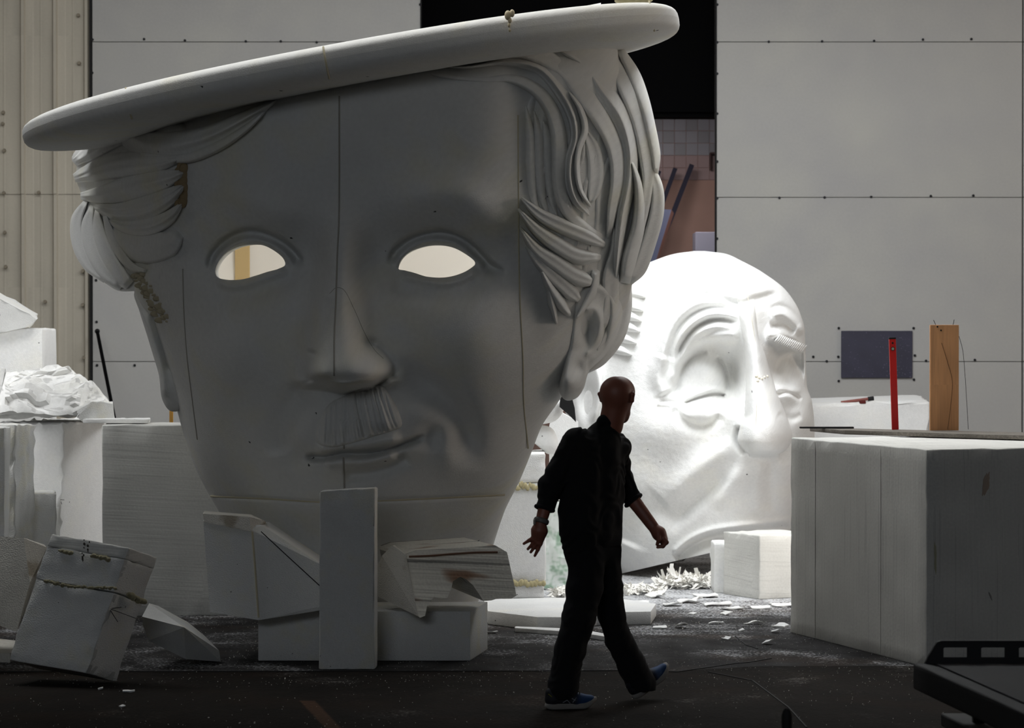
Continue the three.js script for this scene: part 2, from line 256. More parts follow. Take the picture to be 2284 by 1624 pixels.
// rear wall: corrugated sheet, white screwed panels, opening to the far room
struct('wall_back', plainMerge([box((PX(938) - 13) / 2, 4.5, -26.22, 13 + PX(938) - 0.02, 9, 0.2), box((PX(1597) + 13) / 2, 4.5, -26.22, 13 - PX(1597) - 0.02, 9, 0.2), box(0.5, 7.6, -26.22, 3.2, 2.8, 0.2)]), M.hallWall, 'rear wall carrying white panels and corrugated sheets', 'wall');
{
  const wall = scene.getObjectByName('wall_back');
  const rows = [[-900, -262], [-262, 93], [93, 440], [440, 807], [807, 1203]];
  const cols = [[205, 938], [1599, 2281], [2284, 3200]];
  for (const [a, b] of cols) for (const [t, u] of rows) {
    const y1 = PY(t) - 0.0025, y0 = Math.max(PY(u) + 0.0025, 0.005), x0 = PX(a), x1 = PX(b);
    part(wall, 'wall_panel', rbox((x0 + x1) / 2, (y0 + y1) / 2, -26.08, x1 - x0, y1 - y0, 0.07, 0.006), M.panel);
  }
  const sg = new THREE.CylinderGeometry(0.013, 0.013, 0.012, 10).rotateX(Math.PI / 2);
  const screws = [[206, 88], [321, 87], [412, 90], [548, 92], [626, 92], [706, 94], [792, 94], [205, 162], [213, 625], [214, 718], [215, 815], [299, 815], [937, 10],
    [1600, 10], [1600, 94], [1715, 93], [1834, 92], [1950, 91], [2059, 88], [2167, 87], [1600, 164], [1600, 253], [1600, 360], [1600, 442], [1739, 441], [1840, 440], [1944, 439], [2077, 437], [2172, 436], [1600, 532],
    [1872, 732], [2039, 732], [1871, 796], [2042, 793], [1872, 850], [2040, 847], [1815, 796], [1845, 806], [2067, 805], [2176, 803]];
  for (const [x, y] of screws) part(wall, 'screw', sg.clone().translate(PX(x), PY(y), -26.04), M.screw);
  // corrugated sheets: flat pans between stepped ribs
  const prof = []; const ribs = [-330, -258, -185, -110, -36, 46, 118, 188];
  prof.push([-700, 0]);
  for (const r of ribs) prof.push([r - 4, 0.0], [r, 0.045], [r + 6, 0.045], [r + 9, 0.012], [r + 24, 0.006], [r + 27, 0.0], [r + 40, 0.0], [r + 41, 0.003], [r + 44, 0.003], [r + 45, 0]);
  prof.push([198, 0.03]);
  const sheet = (top, bot, dz, m) => { const q = []; for (let i = 0; i < prof.length - 1; i++) { const [a, za] = prof[i], [b, zb] = prof[i + 1]; if (b - a < 0.5) continue; const p = new THREE.PlaneGeometry(1, 1), A = p.attributes.position; const X = [PX(a), PX(b), PX(a), PX(b)], Z = [za, zb, za, zb], Y = [PY(top), PY(top), PY(bot), PY(bot)]; for (let k = 0; k < 4; k++) A.setXYZ(k, X[k], Math.max(0, Y[k]), -26.1 + Z[k] + dz); p.computeVertexNormals(); q.push(boxUV(p)); } return part(wall, 'corrugated_sheet', plainMerge(q), m); };
  sheet(-800, 432, 0.012, M.sheet); sheet(424, 1260, 0.0, M.sheet);
  const sp = new THREE.CylinderGeometry(0.016, 0.02, 0.02, 10).rotateX(Math.PI / 2);
  for (const [x, y] of [[173, 33], [175, 140], [5, 250], [4, 275], [7, 335], [6, 430], [84, 429], [8, 518], [10, 595], [98, 673], [182, 605], [182, 680], [185, 798]]) part(wall, 'rivet', sp.clone().translate(PX(x), PY(y), -26.06), M.screwPale);
  part(wall, 'door_edge', box(PX(201.5), 4.5, -26.07, 0.022, 9, 0.08), M.black);
  part(wall, 'door_edge', box(PX(1597.5), 4.5, -26.08, 0.012, 9, 0.09), M.black);
  part(wall, 'door_edge', box(PX(938.8), 4.5, -26.08, 0.012, 9, 0.09), M.black);
}
// far room behind the opening
const plaster = std({ map: rep(tex(256, (u, v) => { const n = tnoise(u, v, 4, 61) + 0.5 * tnoise(u, v, 11, 62), k = 1 + 0.12 * n; return [176 * k, 144 * k, 132 * k]; }, true), 0.4) });
const tileA = std({ color: 0x8f9098, roughness: 0.5 }), tileB = std({ color: 0x85868c, roughness: 0.5 }), tileC = std({ color: 0x9a8585, roughness: 0.55 });
{
  const w = struct('wall_far', plainMerge([box(0.5, 3.5, -31.6, 12, 7, 0.2), box(-5.5, 3.5, -28.9, 0.2, 7, 5.3), box(6.5, 3.5, -28.9, 0.2, 7, 5.3), box(0.5, 6.1, -28.9, 12, 0.2, 5.3)]), plaster, 'plastered wall of the room beyond the opening', 'wall');
  const s = 31.5 / F, tg = rbox(0, 0, 0, 26 * s - 0.004, 27.5 * s - 0.004, 0.02, 0.004); let k = 0;
  for (let r = 0; r < 6; r++) for (let c = 0; c < 11; c++) { const p = at(1361 + 26 * c, 251 + 27.5 * r, 31.5); part(w, 'wall_tile', tg.clone().translate(p.x, p.y, p.z), r > 3 ? tileC : (k++ * 7) % 3 ? tileA : tileB); }
}
struct('trim_1', plainMerge([box(0.55, 5.5, -27.0, 3.6, 2.4, 0.5), box(0.55, 4.28, -26.95, 3.6, 0.05, 0.3)]), M.darkSteel, 'dark roller shutter housing at the top of the opening', 'shutter');
{ // unseen lamp added to light the far room
  const L = ADDED_FAR_LAMP, l = new THREE.RectAreaLight(new THREE.Color(...L.color), L.intensity, L.w, L.h); l.position.set(L.x, L.y - 0.06, L.z); l.lookAt(L.x, L.y - 2, L.z - 0.6); scene.add(l);
  const g = thing('added_ceiling_lamp', 'added ceiling lamp hanging in the room beyond the opening', 'lamp', V(L.x, L.y, L.z));
  part(g, 'diffuser', box(L.x, L.y, L.z, L.w, 0.04, L.h), M.lampGlow); part(g, 'hanger', box(L.x, (L.y + 6.02) / 2, L.z, 0.03, 6.0 - L.y, 0.03), M.darkSteel);
}
// ---------------------------------------------------------------- carving tools
// a hollow head: rows of closed loops; front(x, row) gives the relief of the face, eye outlines are cut through
function lockGeo(pts, widths, h, zb, d0, { grooves = 0, gd = 0.3, back = 0.16, st = 44, ac = 16, sharp = 0.55, skew = 0 } = {}) {
  const c = new THREE.CatmullRomCurve3(pts.map(p => V(p[0], p[1], 0)), false, 'centripetal'), wf = curve1(widths.map((w, i) => [i / (widths.length - 1), w]));
  const P = [], T = []; for (let i = 0; i <= st; i++) { P.push(c.getPoint(i / st)); T.push(c.getTangent(i / st)); }
  const f = (u, v, under) => {                                         // u across -1..1
    const i = Math.round(v * st), p = P[i], t = T[i], w = wf(v) / 2, x = p.x - t.y * w * u, y = p.y + t.x * w * u;
    const e = Math.pow(Math.max(0, 1 - u * u), sharp) * smooth(0, 0.1, v + 0.02) * smooth(0, 0.1, 1.02 - v), gr = grooves ? 1 - gd * (0.5 - 0.5 * Math.cos((u + 1) * Math.PI * grooves)) : 1;
    const z = zb(x, y) + (under ? -back * (1 - 0.4 * u * u) : h * e * gr * (1 + skew * u));
    return at(x, y, d0 - z);
  };
  const n = ac * 2; return finish(gridGeo(n, st, (a, v, i) => { const k = i % n; return k <= ac ? f(1 - 2 * k / ac, v, false) : f(-1 + 2 * (k - ac) / ac, v, true); }));
}
function pillowGeo(outline, h, zb, d0, { p = 2.2, feat, back = 0.2, rings = 16, seg = 72, center } = {}) {
  const c = new THREE.CatmullRomCurve3(outline.map(q => V(q[0], q[1], 0)), true, 'centripetal'), q = c.getSpacedPoints(seg);
  const cx = center ? center[0] : q.reduce((s, a) => s + a.x, 0) / q.length, cy = center ? center[1] : q.reduce((s, a) => s + a.y, 0) / q.length;
  const f = (k, r, under) => { const a = q[k % seg], x = mix(cx, a.x, r), y = mix(cy, a.y, r), e = Math.pow(Math.max(0, 1 - Math.pow(r, p)), 0.5); return at(x, y, d0 - (zb(x, y) + (under ? -back * (0.3 + 0.7 * e) : h * e + (feat ? feat(x, y) * smooth(1, 0.85, r) : 0)))); };
  return finish(gridGeo(seg, rings * 2, (u, v, i, j) => j <= rings ? f(i, Math.sin(j / rings * Math.PI / 2), false) : f(i, (2 * rings - j) / rings, true)));
}
// split triangles where f < 0 (inside a hole); returns kept surface and the rim segments
function cutHole(geo, fs) {
  const p = geo.attributes.position, idx = geo.index.array, pos = Array.from(p.array), out = [], rim = [], cache = new Map();
  const mid = (a, b) => { const k = a < b ? a * 4e6 + b : b * 4e6 + a; if (cache.has(k)) return cache.get(k); const t = fs[a] / (fs[a] - fs[b]); const n = pos.length / 3; for (let c = 0; c < 3; c++) pos.push(mix(pos[3 * a + c], pos[3 * b + c], t)); cache.set(k, n); return n; };
  for (let i = 0; i < idx.length; i += 3) {
    const t = [idx[i], idx[i + 1], idx[i + 2]], s = t.map(v => fs[v] < 0 ? 1 : 0), n = s[0] + s[1] + s[2];
    if (n === 0) { out.push(...t); continue; } if (n === 3) continue;
    const k = n === 1 ? s.indexOf(1) : s.indexOf(0), a = t[k], b = t[(k + 1) % 3], c = t[(k + 2) % 3], ab = mid(a, b), ac = mid(a, c);
    if (n === 1) { out.push(ab, b, c, ab, c, ac); rim.push([ac, ab]); } else { out.push(a, ab, ac); rim.push([ab, ac]); }
  }
  const g = new THREE.BufferGeometry(); g.setAttribute('position', new THREE.Float32BufferAttribute(pos, 3)); g.setIndex(out);
  return [g, rim.map(([a, b]) => [V(pos[3 * a], pos[3 * a + 1], pos[3 * a + 2]), V(pos[3 * b], pos[3 * b + 1], pos[3 * b + 2])])];
}

// ---------------------------------------------------------------- giant head with the brim
const D1 = 17.6, XA = 758;
const h1L = curve1([[150, 420], [250, 345], [400, 322], [560, 318], [660, 326], [760, 352], [860, 380], [950, 404], [1000, 419], [1050, 438], [1100, 464], [1145, 490], [1217, 535], [1300, 570], [1416, 590]]);
const h1R = curve1([[150, 1340], [250, 1385], [400, 1395], [560, 1370], [660, 1345], [760, 1315], [860, 1268], [900, 1243], [950, 1209], [1005, 1187], [1075, 1158], [1137, 1127], [1217, 1100], [1300, 1075], [1416, 1055]]);
const h1D = curve1([[150, 1.12], [300, 1.22], [500, 1.25], [800, 1.30], [1000, 1.22], [1120, 1.05], [1217, 0.92], [1416, 0.85]]);
const eyeR = line2([[889, 600], [893, 583], [908, 566], [935, 553], [968, 547], [1002, 550], [1032, 563], [1060, 587], [1046, 601], [1020, 613], [990, 619], [952, 617], [922, 608], [902, 603]], true, 90);
const eyeL = line2([[480, 606], [489, 582], [513, 559], [548, 547], [585, 547], [611, 559], [632, 577], [636, 591], [620, 600], [598, 606], [570, 615], [540, 623], [506, 624], [485, 618]], true, 90);
const eyeF = (x, y) => { let f = 60; for (const e of [eyeR, eyeL]) if (e.near(x, y, 50)) { const d = Math.abs(e.dist(x, y)[0]); f = Math.min(f, e.inside(x, y) ? -d : d); } return f; };
const base1 = (x, y) => { const hl = XA - h1L(y), hr = h1R(y) - XA, t = x < XA ? (XA - x) / hl : (x - XA) / hr; const e = 2.5, T = 0.93; if (t <= T) return h1D(y) * Math.sqrt(1 - Math.pow(t, e)); const b = Math.sqrt(1 - Math.pow(T, e)), sl = -e * Math.pow(T, e - 1) / (2 * b); return h1D(y) * (b + sl * (t - T)); };
const noseC = curve1([[520, 757], [640, 751], [760, 750], [850, 768]]), noseW = curve1([[500, 34], [600, 36], [640, 44], [740, 62], [800, 74], [850, 82]]), noseH = curve1([[470, 0.0], [560, 0.07], [620, 0.13], [700, 0.25], [780, 0.40], [830, 0.47], [848, 0.44]]);
const nose1 = (x, y) => { if (y < 470 || y > 905) return 0; const yy = Math.min(y, 848), c = noseC(yy), w = noseW(yy), u = (x - c) / w, lift = y > 846 ? 1 - smooth(846, 872, y - 8 * Math.exp(-u * u * 6)) : 1; return noseH(yy) * Math.exp(-Math.pow(Math.abs(u), 2.7)) * lift; };
const carve1 = sum([
  nose1,
  bump(838, 822, 34, 32, 0.14, 0.5), bump(712, 832, 22, 28, 0.08, -0.5),                           // nostril wings
  ridge([[800, 764], [846, 780], [876, 815], [872, 848]], -0.06, 14, 7), ridge([[704, 780], [686, 826], [694, 856]], -0.05, 7, 14), ridge([[735, 660], [720, 740], [694, 800]], -0.03, 12), ridge([[778, 670], [802, 740], [838, 778]], -0.025, 12),
  bump(850, 852, 24, 9, -0.15, -0.5), bump(716, 851, 22, 8, -0.15, 0.2),
  bump(560, 585, 125, 62, -0.20), bump(975, 582, 130, 62, -0.20),                                 // sockets
  bump(690, 560, 40, 70, -0.07), bump(838, 560, 42, 70, -0.07),
  ridge([[470, 470], [540, 440], [620, 470], [690, 520]], 0.08, 44, 44, 0.4), ridge([[840, 510], [900, 455], [990, 430], [1080, 470], [1130, 560]], 0.10, 50, 50, 0.4),
  ridge([[466, 604], [477, 566], [512, 531], [556, 516], [610, 529], [652, 560], [676, 596]], -0.085, 8, 20, 0.1),   // lid creases
  ridge([[868, 594], [888, 556], [930, 529], [980, 519], [1022, 529], [1058, 555], [1092, 592], [1132, 613]], -0.085, 8, 20, 0.1),
  ridge([[474, 610], [486, 576], [515, 549], [556, 535], [605, 545], [640, 570], [658, 598]], 0.055, 9, 9, 0.1),
  ridge([[878, 600], [892, 572], [930, 543], [975, 535], [1020, 545], [1060, 578], [1085, 600]], 0.055, 9, 9, 0.1),
  ridge([[480, 622], [510, 636], [545, 634], [600, 616], [645, 602]], 0.05, 10), ridge([[893, 612], [925, 620], [990, 631], [1030, 622], [1068, 600]], 0.05, 10),
  ridge([[470, 660], [540, 665], [620, 640], [670, 610]], -0.03, 18), ridge([[870, 630], [930, 660], [1010, 665], [1090, 630]], -0.03, 18),
  bump(770, 540, 60, 80, 0.06), bump(760, 300, 240, 160, 0.05), bump(1085, 390, 100, 190, 0.06, -0.2), bump(1185, 330, 50, 150, -0.06),
  bump(500, 780, 130, 110, 0.10), bump(1050, 760, 130, 120, 0.12), bump(1085, 920, 90, 120, 0.05), bump(455, 950, 60, 110, 0.04),
  ridge([[872, 800], [930, 840], [990, 890], [1028, 945], [1042, 1000], [1036, 1055]], -0.10, 34, 58, 0.3), ridge([[690, 860], [650, 910], [625, 970], [630, 1020]], -0.05, 28, 28, 0.2),
  bump(960, 930, 42, 60, 0.05, -0.6),
  bump(800, 960, 150, 90, 0.10), ridge([[700, 1004], [760, 996], [830, 988], [900, 976]], 0.05, 14),   // upper lip
  ridge([[676, 1017], [722, 1019], [765, 1010], [800, 1012], [850, 1006], [900, 990], [950, 972]], -0.10, 6, 9, 0.08),
  ridge([[720, 1034], [770, 1032], [830, 1028], [890, 1010]], 0.055, 14), ridge([[760, 1060], [820, 1056], [880, 1038], [915, 1018]], -0.05, 12, 16),
  bump(962, 972, 26, 26, -0.06), bump(665, 1020, 26, 22, -0.04), bump(1000, 990, 26, 50, 0.05),
  bump(790, 1110, 140, 70, 0.12),
  ridge([[460, 1107], [600, 1113], [720, 1120], [900, 1115], [1130, 1104]], -0.02, 4, 4, 0.02),
]);
const feat1 = (x, y) => 1.25 * carve1(x, y);
const faceZ = (x, y) => base1(x, y) + feat1(x, y);
const shear1 = (x, y) => (XA - x) * 0.19 * smooth(430, 190, y);
const head = thing('giant_foam_head', 'huge white foam head with a moustache, wavy hair and a wide tilted hat brim', 'sculpture', onFloor(800, 1416));
{
  const NU = 540, NB = 90, NV = 460, y0 = 118, y1 = 1416, T = NU + NB, info = [];
  const g = gridGeo(T, NV, (u, v, i) => {
    const y = mix(y0, y1, v), L = h1L(y), R = h1R(y), k = i % T; let x, z;
    if (k <= NU) { const s0 = 1 - 2 * k / NU, s = 0.45 * s0 + 0.55 * Math.sin(s0 * Math.PI / 2); x = s > 0 ? XA + (R - XA) * s : XA + (XA - L) * s; const t = Math.abs(s), b = h1D(y) * Math.sqrt(Math.max(0, 1 - Math.pow(t, 2.5))); z = b + feat1(x, y) * smooth(1, 0.93, t); }
    else { const a = (k - NU) / NB * Math.PI, s = -Math.cos(a); x = s > 0 ? XA + (R - XA) * s : XA + (XA - L) * s; z = -1.35 * Math.sin(a); }
    info.push(k <= NU ? eyeF(x, y) : 60); return at(x, y + shear1(x, y), D1 - z);
  });
  const [face, rim] = cutHole(g, info); finish(face);
  // inner wall of the hollow shell
  const info2 = [], inner = gridGeo(170, 90, (u, v, i) => { const y = mix(y0, y1, v), a = (i % 170) / 170 * TAU, s = Math.cos(a), L = h1L(y) + 62, R = h1R(y) - 62, x = s > 0 ? XA + (R - XA) * s : XA + (XA - L) * s, b = Math.pow(Math.abs(Math.sin(a)), 0.9); const z = Math.sin(a) >= 0 ? (h1D(y) - 0.36) * b : -1.17 * b;
    info2.push(Math.sin(a) > 0 ? (() => { let f = 60; for (const e of [eyeR, eyeL]) { const cx = e === eyeR ? 975 : 558, cy = 586, X = cx + (x - cx) / 1.5, Y = cy + (y - cy) / 1.7; const d = Math.abs(e.dist(X, Y)[0]); f = Math.min(f, e.inside(X, Y) ? -d : d); } return f; })() : 60); return at(x, y + shear1(x, y), D1 - z); });
  inner.setIndex(Array.from(inner.index.array).reduce((o, v, i, A) => { if (i % 3 === 0) o.push(A[i], A[i + 2], A[i + 1]); return o; }, []));
  const [inn] = cutHole(inner, info2); finish(inn);
  const tp = []; for (const [a, b] of rim) { const cx = (a.x + b.x) / 2 > at(770, 0, 16.6).x ? at(975, 586, 16.6) : at(558, 586, 16.6), off = p => V(p.x + (p.x - cx.x) * 0.04, p.y + (p.y - cx.y) * 0.06, p.z - 0.26); tp.push(a, b, off(b), a, off(b), off(a)); }
  const tun = new THREE.BufferGeometry().setFromPoints(tp); finish(tun);
  const ring = gridGeo(200, 1, (u, v, i) => { const a = (i % 200) / 200 * TAU, s = Math.cos(a), y = y0, L = h1L(y) + 62 * v, R = h1R(y) - 62 * v, x = s > 0 ? XA + (R - XA) * s : XA + (XA - L) * s; const z = Math.sin(a) > 0 ? (h1D(y) - 0.2 * v) * Math.sin(a) : (1.35 - 0.18 * v) * Math.sin(a); return at(x, y + shear1(x, y), D1 - z); });
  part(head, 'face', plainMerge([face, tun]), M.foamHead, 'smooth carved face with open eye holes');
  part(head, 'inner_shell', plainMerge([inn, finish(ring)]), std({ color: 0xf7f3ec }), 'cream coloured hollow inside');
  const st = part(head, 'inner_batten', plainMerge([boxUV(new THREE.BoxGeometry(0.10, 2.2, 0.05).translate(at(541, 560, 18.55).x, at(541, 560, 18.55).y, -18.55))]), std({ color: 0xd8bd8a }), 'tan batten inside the hollow head');
  // glue seams where the foam blocks were joined
  const seam = (pts, r = 0.006, m = M.seam) => part(head, 'glue_seam', tube(new THREE.CatmullRomCurve3(pts.map(([x, y]) => V(x, y, 0)), false, 'centripetal').getPoints(60).map(p => at(p.x, p.y + shear1(p.x, p.y), D1 - faceZ(p.x, p.y) - 0.0005)), r, 160, 6), m);
  seam([[757, 215], [757, 300], [757, 400], [756, 500], [753, 560], [751, 620], [749, 680], [746, 740], [745, 800], [745, 838]], 0.0055);
  seam([[764, 885], [765, 930], [766, 975], [767, 1000]], 0.005); seam([[766, 1022], [767, 1050], [768, 1090], [768, 1130]], 0.006);
  seam([[1155, 300], [1156, 420], [1157, 560], [1160, 680], [1166, 800], [1168, 900], [1178, 1000]], 0.005, M.glueDark);
  seam([[408, 600], [411, 700], [418, 800], [430, 900], [440, 980]], 0.005);
  seam([[470, 1107], [600, 1113], [720, 1120], [820, 1118], [900, 1115], [1000, 1110], [1125, 1104]], 0.007, M.glueDark);
  seam([[735, 655], [750, 642], [765, 645], [790, 690], [812, 740], [835, 780], [855, 800]], 0.002);
}
// moustache: a raised pad of combed strands
{
  const mz = (x, y) => faceZ(x, y) - 0.01, c0 = (x) => (x - 770) * 0.35;
  const o = [[705, 985], [712, 940], [735, 900], [775, 880], [820, 862], [852, 862], [876, 890], [892, 925], [896, 950], [870, 963], [830, 975], [780, 990], [735, 998]];
  const ft = (x, y) => { const u = x - (y - 870) * 0.35 * ((x - 740) / 150); return 0.026 * noise(u * 0.11, y * 0.006, 3) + 0.018 * noise(u * 0.27, y * 0.008, 8) + 0.005 * Math.sin(u * 0.6); };
  part(head, 'moustache', pillowGeo(o, 0.095, mz, D1, { p: 3.4, feat: ft, back: 0.04, rings: 40, seg: 200 }), M.foamHead, 'short combed moustache');
}
// hat brim: a thick oval ring with a rounded edge, tilted up to one side
{
  const c = at(787, 181, 17.45), roll = 0.180, A = 2.2, B = 1.72, AI = 1.12, BI = 0.98, th = 0.115, NS = 200, NC = 40;
  const ax = V(Math.cos(roll), Math.sin(roll), 0), up0 = V(-Math.sin(roll), Math.cos(roll), 0), pitch = 0.036, az = V(0, 0, 1).applyAxisAngle(ax, pitch), up = up0.clone().applyAxisAngle(ax, pitch);
  const ring = finish(gridGeo(NS, NC, (u, v) => {
    const t = u * TAU, e = 2.15, ct = Math.cos(t), st = Math.sin(t), ex = Math.sign(ct) * Math.pow(Math.abs(ct), 2 / e), ez = Math.sign(st) * Math.pow(Math.abs(st), 2 / e);
    const q = v * TAU, cu = Math.cos(q), su = Math.sin(q), s = 0.5 + 0.5 * Math.sign(cu) * Math.pow(Math.abs(cu), 0.55), rx = mix(AI, A, s), rz = mix(BI, B, s);
    const h = th * Math.sign(su) * Math.pow(Math.abs(su), 0.62) * (0.86 + 0.16 * s) + 0.03 * s * s * Math.abs(ez);
    return c.clone().addScaledVector(ax, ex * rx + 0.30 * (1 - s)).addScaledVector(az, ez * rz - 0.12 * (1 - s)).addScaledVector(up, h);
  }));
  const brim = part(head, 'hat_brim', ring, M.foamHead, 'wide oval hat brim with a thick rounded edge');
  const rimLine = (ex, m, r = 0.006) => { const pts = []; const ez = Math.sqrt(Math.max(0, 1 - ex * ex)); for (let k = 0; k <= 12; k++) { const a = mix(0.9, -1.1, k / 12), s = 1, hh = th * Math.sin(a) * 1.0, oz = B * ez * (1 + 0.008) - 0.10 * (1 - Math.cos(a)); pts.push(c.clone().addScaledVector(ax, ex * A).addScaledVector(az, oz).addScaledVector(up, hh + 0.02)); } part(brim, 'glue_seam', tube(pts, r, 24, 6), m); };
  rimLine(-0.03, M.glueDark); rimLine(-0.6, M.glueDark); rimLine(0.9, M.glueDark);
  const knot = at(1137, 36, 15.9); const kn = []; for (const [dx, dy, r] of [[-0.012, 0.0, 0.02], [0.014, 0.012, 0.016], [0, -0.03, 0.012], [-0.004, -0.06, 0.009], [0, -0.09, 0.007]]) { const s = new THREE.SphereGeometry(r, 12, 8); s.scale(1, 1.5, 0.9); s.translate(knot.x + dx, knot.y + dy, knot.z + 0.02); kn.push(s); }
  part(brim, 'glue_drip', plainMerge(kn), std({ color: 0xcdbf9f, roughness: 0.5 }), 'glue drip hanging over the brim edge');
  const gl = []; for (let k = 0; k < 12; k++) { const p = at(1380 + k * 6, 3 + 3 * Math.sin(k * 2.2), 17.0); const s = new THREE.SphereGeometry(0.022, 10, 8); s.scale(1.3, 0.7, 1); s.translate(p.x, p.y, p.z); gl.push(s); }
  part(brim, 'glue_bead', plainMerge(gl), M.glue);
}
// hair: carved locks lying over the skull
{
  const zb = (x, y) => base1(x, y) - 0.02;
  const zr = (x, y) => base1(x, y) - 0.03;
  const mm = M.foamHead;
  const lk = (pts, w, h, o) => part(head, 'hair_lock', lockGeo(pts, w, h, zr, D1, o), mm);
  // under layer on both sides
  part(head, 'hair_mass', pillowGeo([[1150, 170], [1260, 105], [1385, 98], [1405, 150], [1432, 222], [1440, 250], [1456, 300], [1464, 365], [1462, 390], [1468, 440], [1458, 490], [1436, 560], [1412, 628], [1392, 690], [1340, 720], [1280, 700], [1240, 640], [1190, 560], [1165, 420], [1168, 280]], 0.16, (x, y) => base1(x, y) - 0.17, D1, { p: 6, rings: 30, seg: 140, back: 0.5, feat: (x, y) => 0.035 * Math.sin((x + 0.25 * y + 40 * noise(x * 0.006, y * 0.006, 2)) * 0.16) }), mm);
  part(head, 'hair_mass', pillowGeo([[440, 350], [420, 430], [405, 520], [398, 600], [345, 640], [290, 650], [262, 648], [222, 622], [190, 596], [172, 553], [166, 513], [170, 478], [186, 445], [176, 418], [168, 392], [172, 372], [160, 356], [185, 318], [260, 268], [350, 262], [430, 290]], 0.14, (x, y) => base1(x, y) - 0.15, D1, { p: 6, rings: 30, seg: 140, back: 0.4, feat: (x, y) => 0.02 * Math.sin((y * 0.8 + 0.5 * x + 30 * noise(x * 0.008, y * 0.008, 4)) * 0.2) }), mm);
  // right side, front to back
  lk([[925, 158], [1000, 172], [1080, 178], [1140, 176], [1192, 198], [1226, 238], [1244, 290], [1248, 350], [1248, 410], [1264, 468], [1300, 508], [1348, 538]], [6, 22, 34, 40, 34, 24], 0.17, { grooves: 1, gd: 0.2 });
  lk([[960, 146], [1040, 150], [1120, 140], [1200, 152], [1250, 205], [1279, 262], [1284, 310], [1272, 356], [1271, 402], [1284, 446], [1316, 482]], [6, 26, 34, 28, 30, 12], 0.20, { grooves: 2, gd: 0.3 });
  lk([[1262, 196], [1294, 244], [1304, 290], [1290, 332], [1286, 376], [1294, 424], [1318, 462]], [4, 18, 18, 16, 14, 6], 0.20);
  lk([[1302, 285], [1322, 330], [1330, 380], [1324, 430], [1316, 455]], [6, 34, 40, 30, 8], 0.10, { grooves: 1, gd: 0.5 });
  lk([[1080, 128], [1170, 118], [1252, 150], [1310, 222], [1352, 285], [1374, 340], [1378, 400], [1366, 470], [1356, 540]], [8, 44, 52, 44, 40, 30, 8], 0.20, { grooves: 1, gd: 0.25 });
  lk([[1230, 108], [1296, 140], [1342, 200], [1384, 262], [1404, 330], [1404, 400], [1388, 480], [1378, 560], [1372, 640]], [10, 46, 50, 40, 34, 26, 10], 0.22, { grooves: 2, gd: 0.25 });
  lk([[1300, 98], [1356, 128], [1400, 200], [1428, 270], [1442, 340], [1446, 400], [1436, 470], [1420, 540], [1408, 600]], [10, 40, 50, 44, 30, 22, 8], 0.22, { grooves: 1, gd: 0.3 });
  lk([[1380, 110], [1410, 165], [1434, 230], [1450, 295], [1460, 350], [1462, 395]], [20, 34, 30, 28, 10], 0.2);
  lk([[1424, 320], [1446, 372], [1464, 420], [1464, 470], [1446, 540], [1424, 600], [1404, 630]], [6, 26, 32, 36, 36, 16], 0.2, { grooves: 1, gd: 0.3 });
  lk([[1404, 345], [1424, 420], [1424, 500], [1404, 580], [1394, 632]], [5, 24, 34, 40, 24], 0.24, { grooves: 0 });
  lk([[1372, 500], [1376, 560], [1362, 620], [1360, 680], [1340, 740]], [10, 34, 40, 36, 14], 0.16, { grooves: 1 });
  // strands in the hollow of the temple
  for (let k = 0; k < 3; k++) lk([[1172 + 19 * k, 232 + 16 * k], [1182 + 19 * k, 300], [1184 + 20 * k, 380], [1192 + 20 * k, 450], [1216 + 16 * k, 500]], [4, 22, 26, 18, 4], 0.06);
  // fan of locks in front of the ear
  lk([[1160, 440], [1205, 480], [1250, 503], [1300, 524], [1352, 548]], [6, 30, 38, 36, 12], 0.24, { grooves: 1 });
  lk([[1152, 462], [1196, 512], [1240, 545], [1290, 572], [1342, 574]], [6, 30, 40, 40, 14], 0.24, { grooves: 1, gd: 0.25 });
  lk([[1158, 505], [1196, 556], [1240, 588], [1286, 618], [1328, 632]], [6, 30, 42, 42, 16], 0.24, { grooves: 1, gd: 0.25 });
  lk([[1172, 548], [1206, 590], [1244, 626], [1272, 652], [1294, 672]], [6, 26, 36, 36, 12], 0.22, { grooves: 1 });
  lk([[1206, 600], [1226, 640], [1248, 674], [1272, 706]], [6, 24, 30, 10], 0.2);
  lk([[1222, 630], [1230, 670], [1242, 724]], [6, 22, 5], 0.18);
  lk([[1330, 600], [1322, 650], [1300, 690], [1284, 712]], [20, 24, 16, 5], 0.16);
  // left side
  lk([[620, 222], [545, 265], [465, 305], [385, 325], [315, 318], [262, 288]], [8, 34, 50, 62, 60, 30], 0.17, { grooves: 2, gd: 0.25 });
  lk([[600, 240], [545, 290], [480, 330], [420, 352], [360, 352], [300, 340]], [6, 18, 26, 26, 20, 8], 0.17, { grooves: 1, gd: 0.2 });
  lk([[330, 268], [270, 300], [210, 335], [168, 362]], [20, 44, 40, 18], 0.14, { grooves: 2 });
  lk([[408, 352], [345, 362], [275, 368], [212, 382], [166, 398]], [16, 52, 60, 48, 20], 0.18, { grooves: 3, gd: 0.18 });
  lk([[414, 384], [360, 402], [295, 420], [235, 434], [180, 438]], [14, 50, 60, 46, 16], 0.20, { grooves: 2, gd: 0.25 });
  lk([[412, 412], [375, 440], [320, 466], [262, 474], [208, 460]], [10, 46, 62, 46, 16], 0.22, { grooves: 3, gd: 0.25 });
  lk([[408, 452], [375, 486], [328, 506], [276, 506], [240, 490]], [8, 34, 44, 30, 8], 0.22, { grooves: 2 });
  lk([[402, 520], [370, 545], [320, 552], [275, 540], [246, 506]], [26, 66, 76, 56, 12], 0.14, { grooves: 2, gd: 0.16 });
